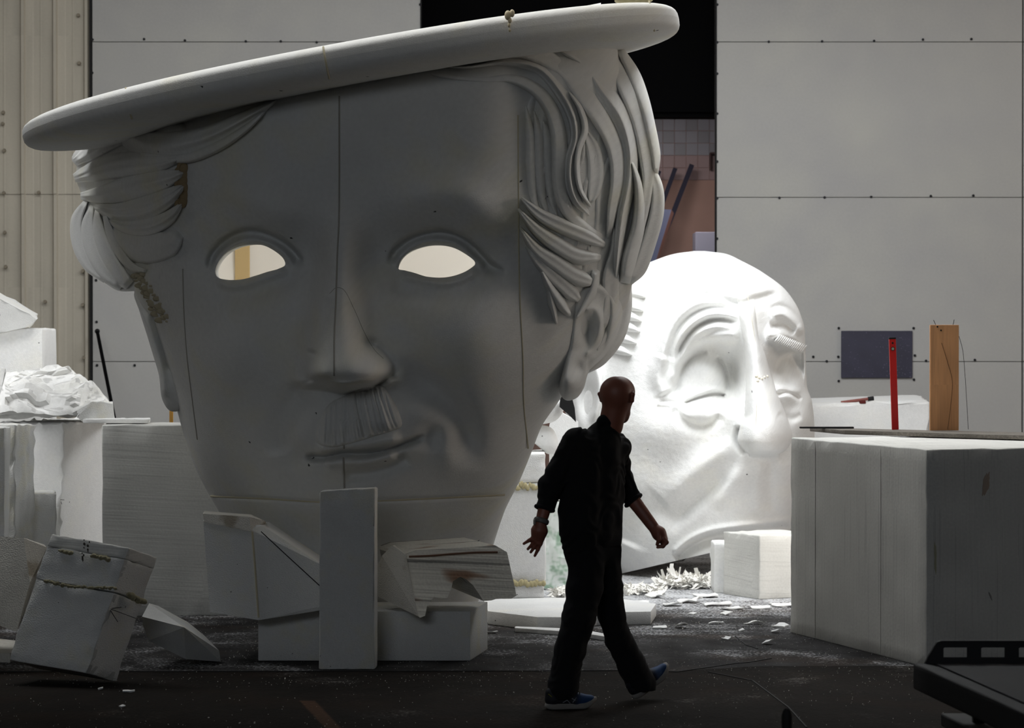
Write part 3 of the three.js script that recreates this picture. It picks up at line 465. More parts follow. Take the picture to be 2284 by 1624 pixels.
  lk([[232, 470], [246, 520], [266, 562], [296, 596], [330, 606]], [8, 22, 24, 20, 8], 0.18, { grooves: 1 });
  lk([[216, 462], [220, 520], [238, 570], [262, 610], [290, 636]], [8, 36, 42, 42, 26], 0.17, { grooves: 1, gd: 0.2 });
  lk([[206, 456], [196, 510], [206, 560], [232, 606], [272, 640]], [8, 36, 40, 36, 20], 0.17, { grooves: 1, gd: 0.3 });
  lk([[192, 448], [172, 492], [176, 545], [198, 592], [236, 626]], [10, 28, 30, 26, 14], 0.14, { grooves: 1, gd: 0.3 });
  lk([[335, 600], [330, 650], [350, 690], [366, 716]], [50, 60, 40, 8], 0.07, { grooves: 2 });
  const gs = []; for (let k = 0; k < 40; k++) { const t = k / 39, x = 308 + 60 * t + 12 * Math.sin(k * 1.3), y = 612 + 105 * t + 4 * Math.cos(k * 3.1), s = new THREE.SphereGeometry(0.016 + 0.008 * Math.sin(k * 2.7), 8, 6); s.scale(1.7, 0.9, 0.4); const p = at(x, y, D1 - zr(x, y) - 0.07); s.translate(p.x, p.y, p.z); gs.push(s); }
  part(head, 'glue_bead', plainMerge(gs), std({ color: 0xb4aa90 }), 'yellowish glue foam on the sideburn');
  { const gq = []; for (let k = 0; k < 22; k++) { const x = 405 + 6 * Math.sin(k * 1.7), y = 372 + k * 4, p = at(x, y, D1 - zr(x, y) - 0.06), s = new THREE.SphereGeometry(0.03, 8, 6); s.scale(1, 1.2, 0.5); s.translate(p.x, p.y, p.z); gq.push(s); } part(head, 'glue_bead', plainMerge(gq), std({ color: 0x94805f, roughness: 0.8 }), 'brown glue in the hair joint'); }
  const seamH = (pts, d) => part(head, 'glue_seam', tube(pts.map(([x, y]) => at(x, y, D1 - zr(x, y) - d)), 0.005, 40, 6), M.glueDark);
  // ears
  const er = [[1286, 650], [1320, 622], [1362, 630], [1388, 680], [1378, 742], [1350, 792], [1314, 828], [1302, 866], [1286, 888], [1262, 893], [1248, 874], [1256, 820], [1268, 760], [1276, 700]];
  const ez = (x, y) => base1(x, Math.min(y, 780)) - 0.18;
  part(head, 'ear', pillowGeo(er, 0.26, ez, D1, { p: 5, back: 0.25, rings: 34, seg: 130, center: [1312, 745], feat: sum([ridge([[1296, 650], [1336, 640], [1366, 670], [1368, 730], [1344, 785], [1310, 820]], 0.07, 12), ridge([[1300, 700], [1326, 690], [1340, 720], [1326, 770], [1300, 800]], 0.06, 9), bump(1308, 735, 16, 34, -0.15), bump(1352, 720, 6, 50, -0.08, 0.1), bump(1276, 855, 20, 24, 0.08), bump(1290, 820, 10, 14, -0.06)]) }), mm);
  const el = [[300, 652], [330, 640], [368, 690], [392, 780], [408, 870], [402, 914], [380, 917], [362, 892], [354, 836], [340, 788], [326, 742], [311, 694]];
  part(head, 'ear', pillowGeo(el, 0.14, (x, y) => 0.12 + (x - 350) * 0.002, D1, { p: 3.5, back: 0.3, rings: 26, seg: 110, center: [356, 790], feat: sum([ridge([[320, 690], [342, 760], [362, 830], [372, 890]], 0.05, 8), ridge([[340, 680], [362, 760], [380, 830]], -0.05, 8)]) }), mm);
  // strands of back hair seen below and behind the ear
  part(head, 'hair_lock', lockGeo([[1396, 632], [1392, 690], [1376, 748], [1340, 800], [1306, 832]], [26, 34, 36, 30, 8], 0.14, (x, y) => -0.25 - (x - 1350) * 0.004, D1, { grooves: 1, back: 0.3 }), mm);
  part(head, 'hair_lock', lockGeo([[1372, 640], [1368, 690], [1352, 745], [1326, 790]], [16, 22, 22, 8], 0.16, (x, y) => 0.0 - (x - 1350) * 0.004, D1, { back: 0.3 }), mm);
}
// ---------------------------------------------------------------- giant bald head, turned to one side
const D2 = 22.4, XB = 1612;
const h2L = curve1([[560, 1548], [566, 1505], [580, 1462], [600, 1416], [650, 1366], [700, 1334], [800, 1290], [900, 1264], [1000, 1256], [1100, 1272], [1200, 1310], [1290, 1372]]);
const h2R = curve1([[560, 1572], [566, 1618], [580, 1650], [607, 1700], [650, 1755], [700, 1785], [740, 1795], [800, 1797], [860, 1800], [900, 1812], [960, 1817], [1040, 1812], [1100, 1800], [1200, 1780], [1290, 1760]]);
const h2D = curve1([[560, 0.1], [566, 0.30], [580, 0.52], [610, 0.74], [660, 0.92], [760, 1.02], [900, 1.06], [1050, 1.04], [1150, 0.98], [1290, 0.86]]);
const n2L = curve1([[690, 1648], [769, 1662], [847, 1668], [925, 1667], [955, 1656], [980, 1652], [1012, 1675]]), n2R = curve1([[690, 1682], [751, 1690], [800, 1707], [873, 1728], [937, 1752], [976, 1760], [1000, 1750], [1012, 1735]]);
const n2H = curve1([[660, 0.0], [700, 0.08], [760, 0.14], [830, 0.24], [900, 0.40], [950, 0.52], [985, 0.54], [1006, 0.46]]);
const nose2 = (x, y) => { if (y < 660 || y > 1040) return 0; const yy = Math.min(y, 1012), l = n2L(yy), r = n2R(yy), c = (l + r) / 2, w = (r - l) / 2, u = Math.abs(x - c) / w; const cut = y > 1004 ? 1 - smooth(1004, 1022, y) : 1; return n2H(yy) * Math.pow(Math.max(0, 1 - Math.pow(u / 1.12, 2.4)), 0.55) * cut; };
const feat2 = sum([
  nose2,
  ridge([[1560, 655], [1600, 664], [1648, 678], [1684, 668], [1745, 652]], -0.07, 9, 16),
  ridge([[1474, 850], [1481, 780], [1506, 716], [1548, 680], [1600, 669], [1650, 685]], 0.07, 13, 16, 0.2),
  ridge([[1487, 840], [1496, 780], [1520, 724], [1560, 693], [1604, 687], [1650, 700]], -0.06, 8, 9, 0.15),
  ridge([[1498, 832], [1508, 776], [1532, 734], [1568, 706], [1606, 699], [1652, 711]], 0.08, 10, 11, 0.15),
  ridge([[1508, 815], [1522, 770], [1546, 736], [1580, 716], [1612, 713], [1650, 722]], -0.08, 7, 8, 0.15),
  ridge([[1514, 812], [1532, 768], [1560, 742], [1598, 728], [1652, 734]], 0.09, 9, 10, 0.15),
  ridge([[1498, 866], [1510, 815], [1540, 778], [1580, 757], [1620, 748], [1654, 752]], 0.13, 13, 11, 0.12),
  bump(1574, 838, 74, 80, -0.58, 0.1, 1.8),                                                      // near socket
  bump(1640, 830, 18, 70, -0.16),
  bump(1566, 850, 54, 60, 0.36, 0, 1.7),                                                         // near eye under its lid
  ridge([[1520, 903], [1556, 888], [1594, 879], [1622, 884]], -0.07, 4, 5), ridge([[1524, 893], [1558, 878], [1594, 868], [1620, 872]], 0.035, 6),
  ridge([[1500, 905], [1522, 934], [1556, 950], [1584, 946], [1612, 920]], -0.07, 8, 14), bump(1560, 918, 50, 22, 0.14),
  ridge([[1598, 798], [1616, 826], [1625, 876]], -0.07, 6), ridge([[1510, 878], [1520, 830], [1546, 796], [1580, 786]], -0.05, 6),
  ridge([[1488, 880], [1470, 840], [1482, 790]], 0.09, 18), ridge([[1470, 893], [1500, 897], [1524, 902]], -0.04, 5), ridge([[1464, 908], [1496, 910]], -0.03, 4),
  // far brow and eye
  ridge([[1716, 690], [1740, 684], [1768, 700], [1788, 730]], -0.05, 8), ridge([[1718, 706], [1745, 700], [1775, 720], [1792, 745]], 0.09, 11),
  ridge([[1716, 730], [1745, 726], [1775, 742]], -0.07, 9), ridge([[1706, 748], [1735, 750], [1766, 760], [1796, 780]], 0.13, 14, 11),
  bump(1758, 815, 38, 56, -0.48, 0, 1.7), bump(1757, 850, 30, 42, 0.28, 0, 1.6),
  ridge([[1730, 879], [1757, 876], [1790, 892]], -0.06, 4, 5), ridge([[1730, 868], [1757, 863], [1788, 876]], 0.03, 6),
  ridge([[1735, 920], [1765, 934], [1790, 925]], -0.03, 8), bump(1790, 935, 26, 40, 0.12),
  bump(1700, 972, 44, 36, 0.10, 0, 1.6), ridge([[1650, 948], [1645, 985], [1664, 1014]], -0.07, 6, 8), bump(1668, 690, 26, 40, 0.06), bump(1690, 760, 14, 60, 0.05),
  // cheek, folds, lips
  bump(1470, 960, 70, 60, 0.14), bump(1590, 985, 42, 40, -0.05),
  ridge([[1644, 965], [1606, 1006], [1560, 1048], [1512, 1094], [1476, 1140]], 0.07, 28, 28, 0.3),
  ridge([[1654, 998], [1612, 1064], [1568, 1104], [1516, 1152], [1486, 1196]], -0.10, 16, 34, 0.3),
  ridge([[1640, 1030], [1620, 1090], [1590, 1140]], 0.03, 24, 24, 0.3), bump(1600, 1110, 60, 40, -0.03),
  ridge([[1722, 1020], [1718, 1080], [1722, 1150]], -0.035, 12), ridge([[1695, 1025], [1690, 1085], [1690, 1150]], 0.025, 15), ridge([[1752, 1025], [1748, 1085], [1752, 1150]], 0.03, 16),
  ridge([[1480, 1110], [1430, 1160], [1400, 1220]], -0.06, 30), bump(1430, 1080, 60, 70, 0.05),
  ridge([[1500, 1236], [1540, 1204], [1580, 1186], [1640, 1176], [1690, 1170], [1770, 1160]], 0.05, 8, 8, 0.05),
  ridge([[1505, 1250], [1545, 1216], [1585, 1199], [1640, 1190], [1690, 1184], [1770, 1174]], -0.12, 9, 16, 0.05),
  bump(1470, 730, 40, 90, -0.05), bump(1420, 640, 60, 60, 0.05),
]);
const yb2 = x => mix(1286, 1190, clamp((x - 1360) / 410, 0, 1));          // the base is cut off on a slant
const bald = thing('giant_foam_head', 'huge bald white foam head with heavy wrinkled brows, half-closed eyes and bulbous nose', 'sculpture', onFloor(1500, 1275));
{
  const NU = 420, NB = 70, NV = 420, T = NU + NB, z2 = (x, yr, t) => h2D(yr) * Math.sqrt(Math.max(0, 1 - Math.pow(t, 2.3)));
  const g = gridGeo(T, NV, (u, v, i) => {
    const yr = mix(560, 1290, v), L = h2L(yr), R = h2R(yr), k = i % T; let x, z, f = 0;
    if (k <= NU) { const s0 = 1 - 2 * k / NU, s = 0.45 * s0 + 0.55 * Math.sin(s0 * Math.PI / 2); const xc = clamp(XB, L + 20, R - 20); x = s > 0 ? xc + (R - xc) * s : xc + (xc - L) * s; z = z2(x, yr, Math.abs(s)); f = smooth(1, 0.95, Math.abs(s)); }
    else { const a = (k - NU) / NB * Math.PI, s = -Math.cos(a), xc = clamp(XB, L + 20, R - 20); x = s > 0 ? xc + (R - xc) * s : xc + (xc - L) * s; z = -1.05 * Math.sin(a) * Math.min(1, h2D(yr)); }
    const y = yr < 1000 ? yr : mix(yr, 1000 + (yr - 1000) / 290 * (yb2(x) - 1000), smooth(1000, 1120, yr));
    if (f) z += f * feat2(x, y) + 0.004 * fbm(x * 0.08, y * 0.08, 3, 3) * f;
    return at(x, y, D2 - z);
  });
  finish(g);
  const cap = gridGeo(1, T, (u, v, i, j) => { const k = j % T, p = V().fromBufferAttribute(g.attributes.position, NV * (T + 1) + k); return i ? V(0.2 * p.x + 0.8 * at(1560, 1245, D2).x, p.y + 0.12, 0.3 * p.z + 0.7 * -(D2 + 0.1)) : p; });
  part(bald, 'face', g, M.foam, 'wrinkled face of the bald head'); part(bald, 'underside', finish(cap), M.foamAged);
  const zf = (x, y) => { const L = h2L(y), R = h2R(y), t = x < XB ? (XB - x) / (XB - L) : (x - XB) / (R - XB); return h2D(y) * Math.sqrt(Math.max(0, 1 - Math.pow(clamp(t, 0, 1), 2.3))); };
  // cropped side hair
  for (let k = 0; k < 6; k++) { const y = [652, 682, 704, 728, 754, 780][k], x = [1398, 1392, 1388, 1384, 1376, 1366][k]; part(bald, 'hair_lock', lockGeo([[x - 60, y - 14], [x - 20, y - 8], [x + 20, y + 2], [x + 44, y + 12]], [24, 26, 22, 4], 0.11, (a, b) => zf(a, b) - 0.02, D2, { st: 20, ac: 10 }), M.foam); }
  for (let k = 0; k < 16; k++) { const t = k / 15, x = 1736 + 58 * t, y = 754 + 24 * t; part(bald, 'eyebrow_tuft', lockGeo([[x - 8, y + 8], [x, y], [x + 5, y - 8]], [3, 6, 2], 0.05, (a, b) => zf(a, b) + 0.10, D2, { st: 6, ac: 6, back: 0.05 }), M.foam); }
  const e0 = (x, y) => 0.35 + (x - 1290) * 0.004;
  part(bald, 'ear', pillowGeo([[1290, 800], [1320, 790], [1345, 820], [1345, 900], [1325, 970], [1295, 1000], [1275, 960], [1270, 880]], 0.2, e0, D2, { p: 4, rings: 20, seg: 80, feat: sum([bump(1310, 890, 16, 40, -0.12), ridge([[1290, 830], [1325, 815], [1338, 870], [1320, 950]], 0.05, 10)]) }), M.foam);
  part(bald, 'glue_seam', tube([[1662, 560 + 40], [1664, 640], [1675, 700], [1684, 760], [1690, 830], [1688, 900], [1686, 950]].map(([x, y]) => at(x, y, D2 - zf(x, y) - feat2(x, y) + 0.002)), 0.0028, 50, 6), std({ color: 0xd6d0c2 }));
  part(bald, 'glue_bead', plainMerge([[1687, 840], [1693, 843], [1699, 845], [1705, 842], [1711, 840], [1690, 850]].map(([x, y]) => { const p = at(x, y, D2 - zf(x, y) - feat2(x, y)); return new THREE.SphereGeometry(0.012, 8, 6).translate(p.x, p.y, p.z); })), std({ color: 0xe2dccb }));
}

// ---------------------------------------------------------------- foam blocks
// eight corners (front: bl, br, tr, tl; back likewise) with softened, slightly chipped edges
function hexa(c, { r = 0.008, n = 14, amp = 0.004, chip = 0.012 } = {}) {
  const dims = [c[0].distanceTo(c[1]), c[0].distanceTo(c[3]), c[0].distanceTo(c[4])];
  const g = new THREE.BoxGeometry(1, 1, 1, n, n, n), p = g.attributes.position;
  const warp = (t, L) => { const i = Math.round((t + 0.5) * n), e = Math.min(0.3, r / L); return i === 0 ? 0 : i === n ? 1 : i === 1 ? e * 0.35 : i === n - 1 ? 1 - e * 0.35 : i === 2 ? e : i === n - 2 ? 1 - e : mix(e, 1 - e, (i - 2) / (n - 4)); };
  for (let i = 0; i < p.count; i++) {
    const q = [warp(p.getX(i), dims[0]), warp(p.getY(i), dims[1]), warp(p.getZ(i), dims[2])];
    // round the edges
    const a = q.map((t, k) => { const L = dims[k], e = Math.min(r, L * 0.3), x = t * L; return x < e ? x - e : x > L - e ? x - L + e : 0; }), l = Math.hypot(...a);
    if (l > 1e-9) { const e = Math.min(r, ...dims.map(d => d * 0.3)), m = Math.max(Math.abs(a[0]), Math.abs(a[1]), Math.abs(a[2])), k = m / l; for (let m2 = 0; m2 < 3; m2++) { const L = dims[m2], ee = Math.min(r, L * 0.3), x = q[m2] * L; const core = clamp(x, ee, L - ee); q[m2] = (core + a[m2] * k) / L; } }
    const [u, v, w] = [q[0], q[1], 1 - q[2]];
    const f = V().addScaledVector(c[0], (1 - u) * (1 - v)).addScaledVector(c[1], u * (1 - v)).addScaledVector(c[2], u * v).addScaledVector(c[3], (1 - u) * v);
    const b = V().addScaledVector(c[4], (1 - u) * (1 - v)).addScaledVector(c[5], u * (1 - v)).addScaledVector(c[6], u * v).addScaledVector(c[7], (1 - u) * v);
    const P = f.lerp(b, w); const edge = (q.filter(t => t < 0.02 || t > 0.98).length >= 2) ? chip : amp;
    P.x += edge * noise(P.x * 14, P.y * 14, P.z * 14); P.z += edge * noise(P.x * 14 + 9, P.y * 14, P.z * 14); if (v > 0.02) P.y += edge * noise(P.x * 14, P.y * 14 + 5, P.z * 14);
    if (P.y < 0.001) P.y = 0.001;
    p.setXYZ(i, P.x, P.y, P.z);
  }
  g.deleteAttribute('uv'); g.deleteAttribute('normal');
  const m = toCreasedNormals(mergeVertices(g, 1e-5), 0.7); return boxUV(m);
}
// upright block: near bottom corner, unit directions of its two visible sides on the floor plan, lengths, height
function yawBlock(corner, ang, wl, wr, h, y0 = 0, o) {
  const l = V(-Math.sin(ang), 0, -Math.cos(ang)), r = V(Math.cos(ang), 0, -Math.sin(ang)), c = V(corner.x, y0, corner.z), up = V(0, h, 0);
  const b0 = c.clone(), b1 = c.clone().addScaledVector(r, wr), b3 = c.clone().addScaledVector(l, wl), b2 = b1.clone().addScaledVector(l, wl);
  return hexa([b0, b1, b1.clone().add(up), b0.clone().add(up), b3, b2, b2.clone().add(up), b3.clone().add(up)], o);
}
function frontBlock(x0, x1, yt, yb, d, dep, o) {                         // block whose face looks straight at the viewer
  const a = at(x0, yb, d), b = at(x1, yb, d), c = at(x1, yt, d), e = at(x0, yt, d), k = V(0, 0, -dep); if (a.y < 0.02) { a.y = b.y = 0.001; }
  return hexa([a, b, c, e, ...[a, b, c, e].map(p => p.clone().add(k))], o);
}
function prismXY(poly, d, off, scaleBack = 1, jag = 0, low = 1e9) {                    // outline standing upright, swept back along off
  const sh = poly.map(([x, y]) => new THREE.Vector2(x, y)), tri = THREE.ShapeUtils.triangulateShape(sh, []), n = poly.length, pos = [];
  const cx = poly.reduce((s, p) => s + p[0], 0) / n, cy = poly.reduce((s, p) => s + p[1], 0) / n;
  const dd = y => d + jag * (cy - y), f = poly.map(([x, y]) => at(x, y, dd(y))), b = poly.map(([x, y]) => at(cx + (x - cx) * scaleBack, Math.min(low, cy + (y - cy) * scaleBack), d).add(off)); for (const p of [...f, ...b]) p.y = Math.max(p.y, 0.001);
  const T = (...q) => { for (const p of q) pos.push(p.x, p.y, p.z); };
  for (const [i, j, k] of tri) { T(f[i], f[j], f[k]); T(b[k], b[j], b[i]); }
  for (let i = 0; i < n; i++) { const j = (i + 1) % n; T(f[i], b[i], f[j]); T(f[j], b[i], b[j]); }
  const g = new THREE.BufferGeometry(); g.setAttribute('position', new THREE.Float32BufferAttribute(pos, 3)); g.computeVertexNormals(); return boxUV(g);
}
function floorPrism(poly, h, y0 = 0.001) {                                 // outline on the floor, raised
  const q = poly.map(([x, y]) => onFloor(x, y)), s = new THREE.Shape(q.map(p => new THREE.Vector2(p.x, -p.z)));
  const g = new THREE.ExtrudeGeometry(s, { depth: h - 0.012, bevelEnabled: true, bevelSize: 0.006, bevelThickness: 0.006, bevelSegments: 2 }); g.rotateX(-Math.PI / 2); g.translate(0, y0 + 0.006, 0);
  return boxUV(toCreasedNormals(g, 0.6));
}
const hull = (pts) => { const g = new ConvexGeometry(pts.map(([x, y, d]) => { const p = at(x, y, d); p.y = Math.max(p.y, 0.001); return p; })); return boxUV(toCreasedNormals(g, 0.35)); };

// large block beside the doorway of the bright bay
{
  const c = onFloor(2067, 1490), g = yawBlock(c, 0.313, 2.0, 1.5, 1.315, 0, { r: 0.008, chip: 0.007, amp: 0.002, n: 20 });
  const o = thing('foam_block', 'large tall foam block with vertical cut lines, carrying the grey plank', 'foam block', c);
  part(o, 'block', g, M.foamCutV);
  const l = V(-Math.sin(0.313), 0, -Math.cos(0.313)), pen = (t, w) => { const a = c.clone().addScaledVector(l, t); part(o, 'cut_line', rbox(a.x - 0.001, 0.655, a.z, 0.004, 1.29, w, 0.001), M.seam); };
  pen(1.6, 0.003); pen(0.62, 0.0015);
  const rv = V(Math.cos(0.313), 0, -Math.sin(0.313)), smear = (t, y, w, h, tilt, col) => { const p = c.clone().addScaledVector(rv, t), g = new THREE.SphereGeometry(1, 20, 12), a = g.attributes.position; for (let i = 0; i < a.count; i++) { const k = 1 + 0.45 * noise(a.getX(i) * 2.2, a.getY(i) * 2.2, t * 9); a.setXYZ(i, a.getX(i) * k * w, a.getY(i) * k * h, a.getZ(i) * 0.0025); } g.rotateZ(tilt); g.rotateY(0.313); g.translate(p.x, y, p.z); g.computeVertexNormals(); part(o, 'stain', g, std({ color: col })); };
  smear(0.401, 1.099, 0.022, 0.07, -0.25, 0xb8a696); smear(0.06, 0.66, 0.008, 0.10, 0.02, 0xb4b298); smear(0.43, 0.42, 0.006, 0.03, 0.4, 0x9c9994);
  const P0 = V(2.30, 1.322, -18.12), P1 = V(3.55, 1.322, -16.95), P2 = V(3.75, 1.322, -17.5), P3 = V(2.13, 1.322, -18.75), u = V(0, 0.028, 0);
  single('plank', 'long grey dusty plank lying on top of the large cut foam block', 'plank', hexa([P0, P1, P1.clone().add(u), P0.clone().add(u), P3, P2, P2.clone().add(u), P3.clone().add(u)], { r: 0.003, amp: 0.002, chip: 0.003 }), std({ map: rep(tex(256, (a, b) => { const n = tnoise(a, b, 6, 71), g2 = tnoise(a, b, 60, 72), k = 1 + 0.2 * n + 0.25 * g2; return [112 * k, 106 * k, 98 * k]; }, true), 1.5) }));
  single('metal_strip', 'short dark metal strip sticking out past the plank end', 'metal strip', rbox(2.22, 1.357, -18.5, 0.38, 0.012, 0.05, 0.003).rotateY(0), M.black);
}
{ // red spirit level
  const b = at(1997, 959.5, 18.2); b.y = 1.352; const t = thing('spirit_level', 'red spirit level standing upright on the plank', 'spirit level', b);
  const w = 15 * 18.2 / F, hh = 0.632, q = (g) => g.applyMatrix4(new THREE.Matrix4().makeRotationZ(0.034)).translate(b.x, b.y, b.z), red = std({ color: 0xc40e06, roughness: 0.45 });
  part(t, 'body', q(rbox(0, hh / 2, 0, w, hh, 0.024, 0.003)), red); part(t, 'end_cap', q(rbox(0, hh + 0.003, 0, w * 1.03, 0.014, 0.026, 0.003)), M.black);
  const vial = part(t, 'vial_window', q(new THREE.CylinderGeometry(0.0135, 0.0135, 0.026, 20).rotateX(Math.PI / 2).translate(0, hh - 0.07, 0.001)), M.black);
  part(t, 'vial', q(new THREE.CylinderGeometry(0.0095, 0.0095, 0.03, 20).rotateX(Math.PI / 2).translate(0, hh - 0.07, 0.001)), std({ color: 0x8fa08c, roughness: 0.3 }));
  part(t, 'hang_hole', q(new THREE.CylinderGeometry(0.007, 0.007, 0.0255, 14).rotateX(Math.PI / 2).translate(0, hh - 0.03, 0.001)), M.black);
}
{ // wooden board with nails and wire
  const b = at(2106, 962, 18.05); b.y = 1.352; const t = thing('wooden_board', 'plain wooden board standing upright on the plank, nails in its top', 'board', b), w = 64 * 18.05 / F, hh = 0.727;
  const wood = std({ map: rep(tex(512, (u, v) => { const r = tnoise(u, v * 0.1, 26, 81), n = tnoise(u, v, 4, 82), f = tnoise(u, v * 0.05, 90, 83), k = 1 + 0.12 * r + 0.06 * n + 0.07 * f; return [206 * k, 152 * k, 106 * k]; }, true), 1.2) });
  part(t, 'plank', rbox(b.x, b.y + hh / 2, b.z, w, hh, 0.03, 0.003), wood);
  for (const [x0, y0, x1, y1] of [[2088, 731, 2082, 714], [2123, 730, 2128, 713]]) part(t, 'nail', tube([at(x0, y0, 18.05), at((x0 + x1) / 2 + 1, (y0 + y1) / 2, 18.05), at(x1, y1, 18.05)], 0.0022, 6, 5), M.screw);
  for (const [x, y] of [[2091, 729], [2099, 737]]) part(t, 'knot_hole', new THREE.CylinderGeometry(0.006, 0.006, 0.004, 10).rotateX(Math.PI / 2).translate(at(x, y, 18.03).x, at(x, y, 18.03).y, -18.034), M.black);
  part(t, 'wire', tube([[2139, 750], [2147, 780], [2152, 830], [2156, 890], [2160, 958]].map(([x, y]) => at(x, y, 18.05)), 0.0018, 30, 5), M.screw);
  part(t, 'wire', tube([[2100, 765], [2114, 810], [2124, 850], [2120, 910], [2114, 958]].map(([x, y]) => at(x, y, 18.03)), 0.0018, 30, 5), std({ color: 0x6b4a30 }));
}
single('cover_sheet', 'dark blue rectangular sheet fixed to the white wall panels', 'sheet', (() => { const a = at(1877, 843, 26), b = at(2036, 738, 26); return rbox((a.x + b.x) / 2, (a.y + b.y) / 2, -26.03, b.x - a.x, b.y - a.y, 0.02, 0.003); })(), std({ map: rep(tex(256, (u, v) => { const n = tnoise(u, v, 5, 91), s = smooth(0.9, 0.97, tnoise(u, v, 60, 92) * 2.6), k = 1 + 0.15 * n; return [54 * k + 50 * s, 53 * k + 50 * s, 70 * k + 50 * s]; }, true), 1.3), roughness: 0.5 }));
{ // long low foam trough in front of the white panels
  const o = single('foam_slab', 'long low white foam slab behind the plank, under a red handled tool', 'foam slab', (() => { const d = 24, a = at(1770, 903, d), b = at(2072, 893, d); const lo = V(a.x, 0.001, -d), hi = V(b.x, 0.001, -d), k = V(0, 0, -0.7), lift = V(0, 0.04, 0); return hexa([lo, hi, b, a, lo.clone().add(k), hi.clone().add(k), b.clone().add(k).add(lift), a.clone().add(k).add(lift)], { r: 0.03, chip: 0.03 }); })(), M.foam);
  const t = thing('hand_saw', 'pinkish red handled tool with a black grip on the low foam slab', 'tool', at(1920, 893, 24.05));
  const A = at(1876, 898, 24.06), B = at(1936, 890, 24.06), C = at(1949, 888.5, 24.06);
  part(t, 'blade', tube([A, A.clone().lerp(B, 0.5), B], 0.014, 8, 8).scale(1, 1, 1), std({ color: 0x8a544c }));
  part(t, 'grip', tube([B, B.clone().lerp(C, 0.5), C], 0.02, 6, 8), M.black); 
  part(t, 'bracket', rbox(at(1924, 896, 24.02).x, at(1924, 896, 24.02).y - 0.005, -24.02, 0.06, 0.03, 0.05, 0.01), std({ color: 0x5c1c18 }));
}
single('foam_cube', 'white foam cube on the floor in front of the bald head', 'foam cube', yawBlock(onFloor(1695, 1338), 0.5, 0.5, 0.52, 0.485, 0, { chip: 0.008 }), M.foamCutH);
single('foam_cube', 'narrow white foam offcut standing behind the foam cube', 'foam cube', frontBlock(1593, 1640, 1212, 1324, 20.45, 0.35, { chip: 0.012 }), M.foam);
single('foam_slab', 'flat white foam slab lying on the floor behind the walking person', 'foam slab', floorPrism([[1090, 1393], [1200, 1407], [1258, 1407], [1330, 1396], [1450, 1394], [1462, 1376], [1395, 1366], [1240, 1362], [1080, 1366]], 0.092), M.foam);
single('foam_strip', 'long thin white foam strip lying on the floor beside the flat slab', 'foam strip', floorPrism([[1150, 1411], [1250, 1418], [1310, 1424], [1357, 1432], [1357, 1426], [1310, 1417], [1250, 1412], [1150, 1408]], 0.03), M.foam);
// blocks in front of the hatted head
single('foam_plank', 'upright foam plank standing in front of the hatted head', 'foam plank', (() => { const a = at(712, 1495, 15.68), b = at(835, 1495, 15.68), c = at(835, 1089, 15.68), e = at(712, 1096, 15.68), k = V(0.012, 0, -0.14); a.y = b.y = 0.001; return hexa([a, b, c, e, ...[a, b, c, e].map(p => p.clone().add(k))], { r: 0.01, chip: 0.014 }); })(), M.foamAged);
single('foam_block', 'long low foam block on the floor under the broken foam pieces', 'foam block', floorPrism([[578, 1475], [1047, 1475], [1085, 1450], [625, 1452]], 0.305), M.foamAged);
{
  const o = thing('broken_foam_piece', 'weathered foam piece with grooved face and a bite broken out of its lower edge', 'foam piece', at(990, 1360, 15.95));
  const poly = [[905, 1237], [930, 1228], [1105, 1217], [1131, 1232], [1137, 1260], [1146, 1300], [1152, 1329], [1140, 1336], [1112, 1335], [1096, 1340], [1078, 1341], [1070, 1328], [1055, 1306], [1040, 1293], [1026, 1287], [1010, 1297], [1007, 1312], [998, 1334], [985, 1336], [968, 1332], [953, 1350], [948, 1374], [936, 1379], [930, 1372], [920, 1310]];
  part(o, 'body', prismXY(poly, 15.98, V(-0.2, 0.02, -0.5), 0.97, 0.0016, 1336), M.foamLog);
  part(o, 'end_face', hull([[905, 1237, 16.08], [875, 1217, 16.2], [852, 1240, 16.2], [842, 1262, 16.25], [840, 1330, 16.25], [880, 1342, 16.1], [933, 1376, 15.87], [918, 1310, 15.98], [880, 1216, 16.3], [870, 1300, 16.4]]), M.foamWorn, 'stained brown broken end');
  part(o, 'glue_bead', tube([[912, 1238], [960, 1236], [1010, 1232], [1060, 1229], [1110, 1228]].map(([x, y]) => at(x, y + 4, 16.07)), 0.007, 30, 6), std({ color: 0x7a5b48 }));
}
{
  const o = thing('broken_foam_piece', 'faceted foam wedge with a dark pencil line beside the upright foam plank', 'foam piece', at(600, 1380, 16.0));
  part(o, 'body', hull([[453, 1162, 16.02], [468, 1366, 15.98], [560, 1182, 15.94], [577, 1384, 15.88], [720, 1262, 15.93], [790, 1310, 15.95], [790, 1350, 15.93], [700, 1356, 15.9], [585, 1172, 15.98], [600, 1165, 16.5], [455, 1158, 16.6], [480, 1310, 16.6], [790, 1290, 16.5], [790, 1318, 16.4], [475, 1368, 15.99]]), M.foamAged);
  part(o, 'top_rim', hull([[452, 1146, 16.02], [455, 1165, 16.01], [560, 1186, 15.93], [556, 1153, 15.96], [590, 1162, 16.05], [575, 1178, 16.0], [456, 1140, 16.5], [560, 1148, 16.2], [595, 1168, 16.3]]), M.foamWorn);
  part(o, 'pencil_line', tube([at(582, 1186, 15.925), at(640, 1240, 15.905), at(714, 1308, 15.905)], 0.003, 10, 5), M.pencil);
  part(o, 'glue_seam', tube([at(562, 1186, 15.93), at(567, 1250, 15.91), at(572, 1320, 15.893), at(576, 1378, 15.878)], 0.006, 20, 6), M.glueDark);
}
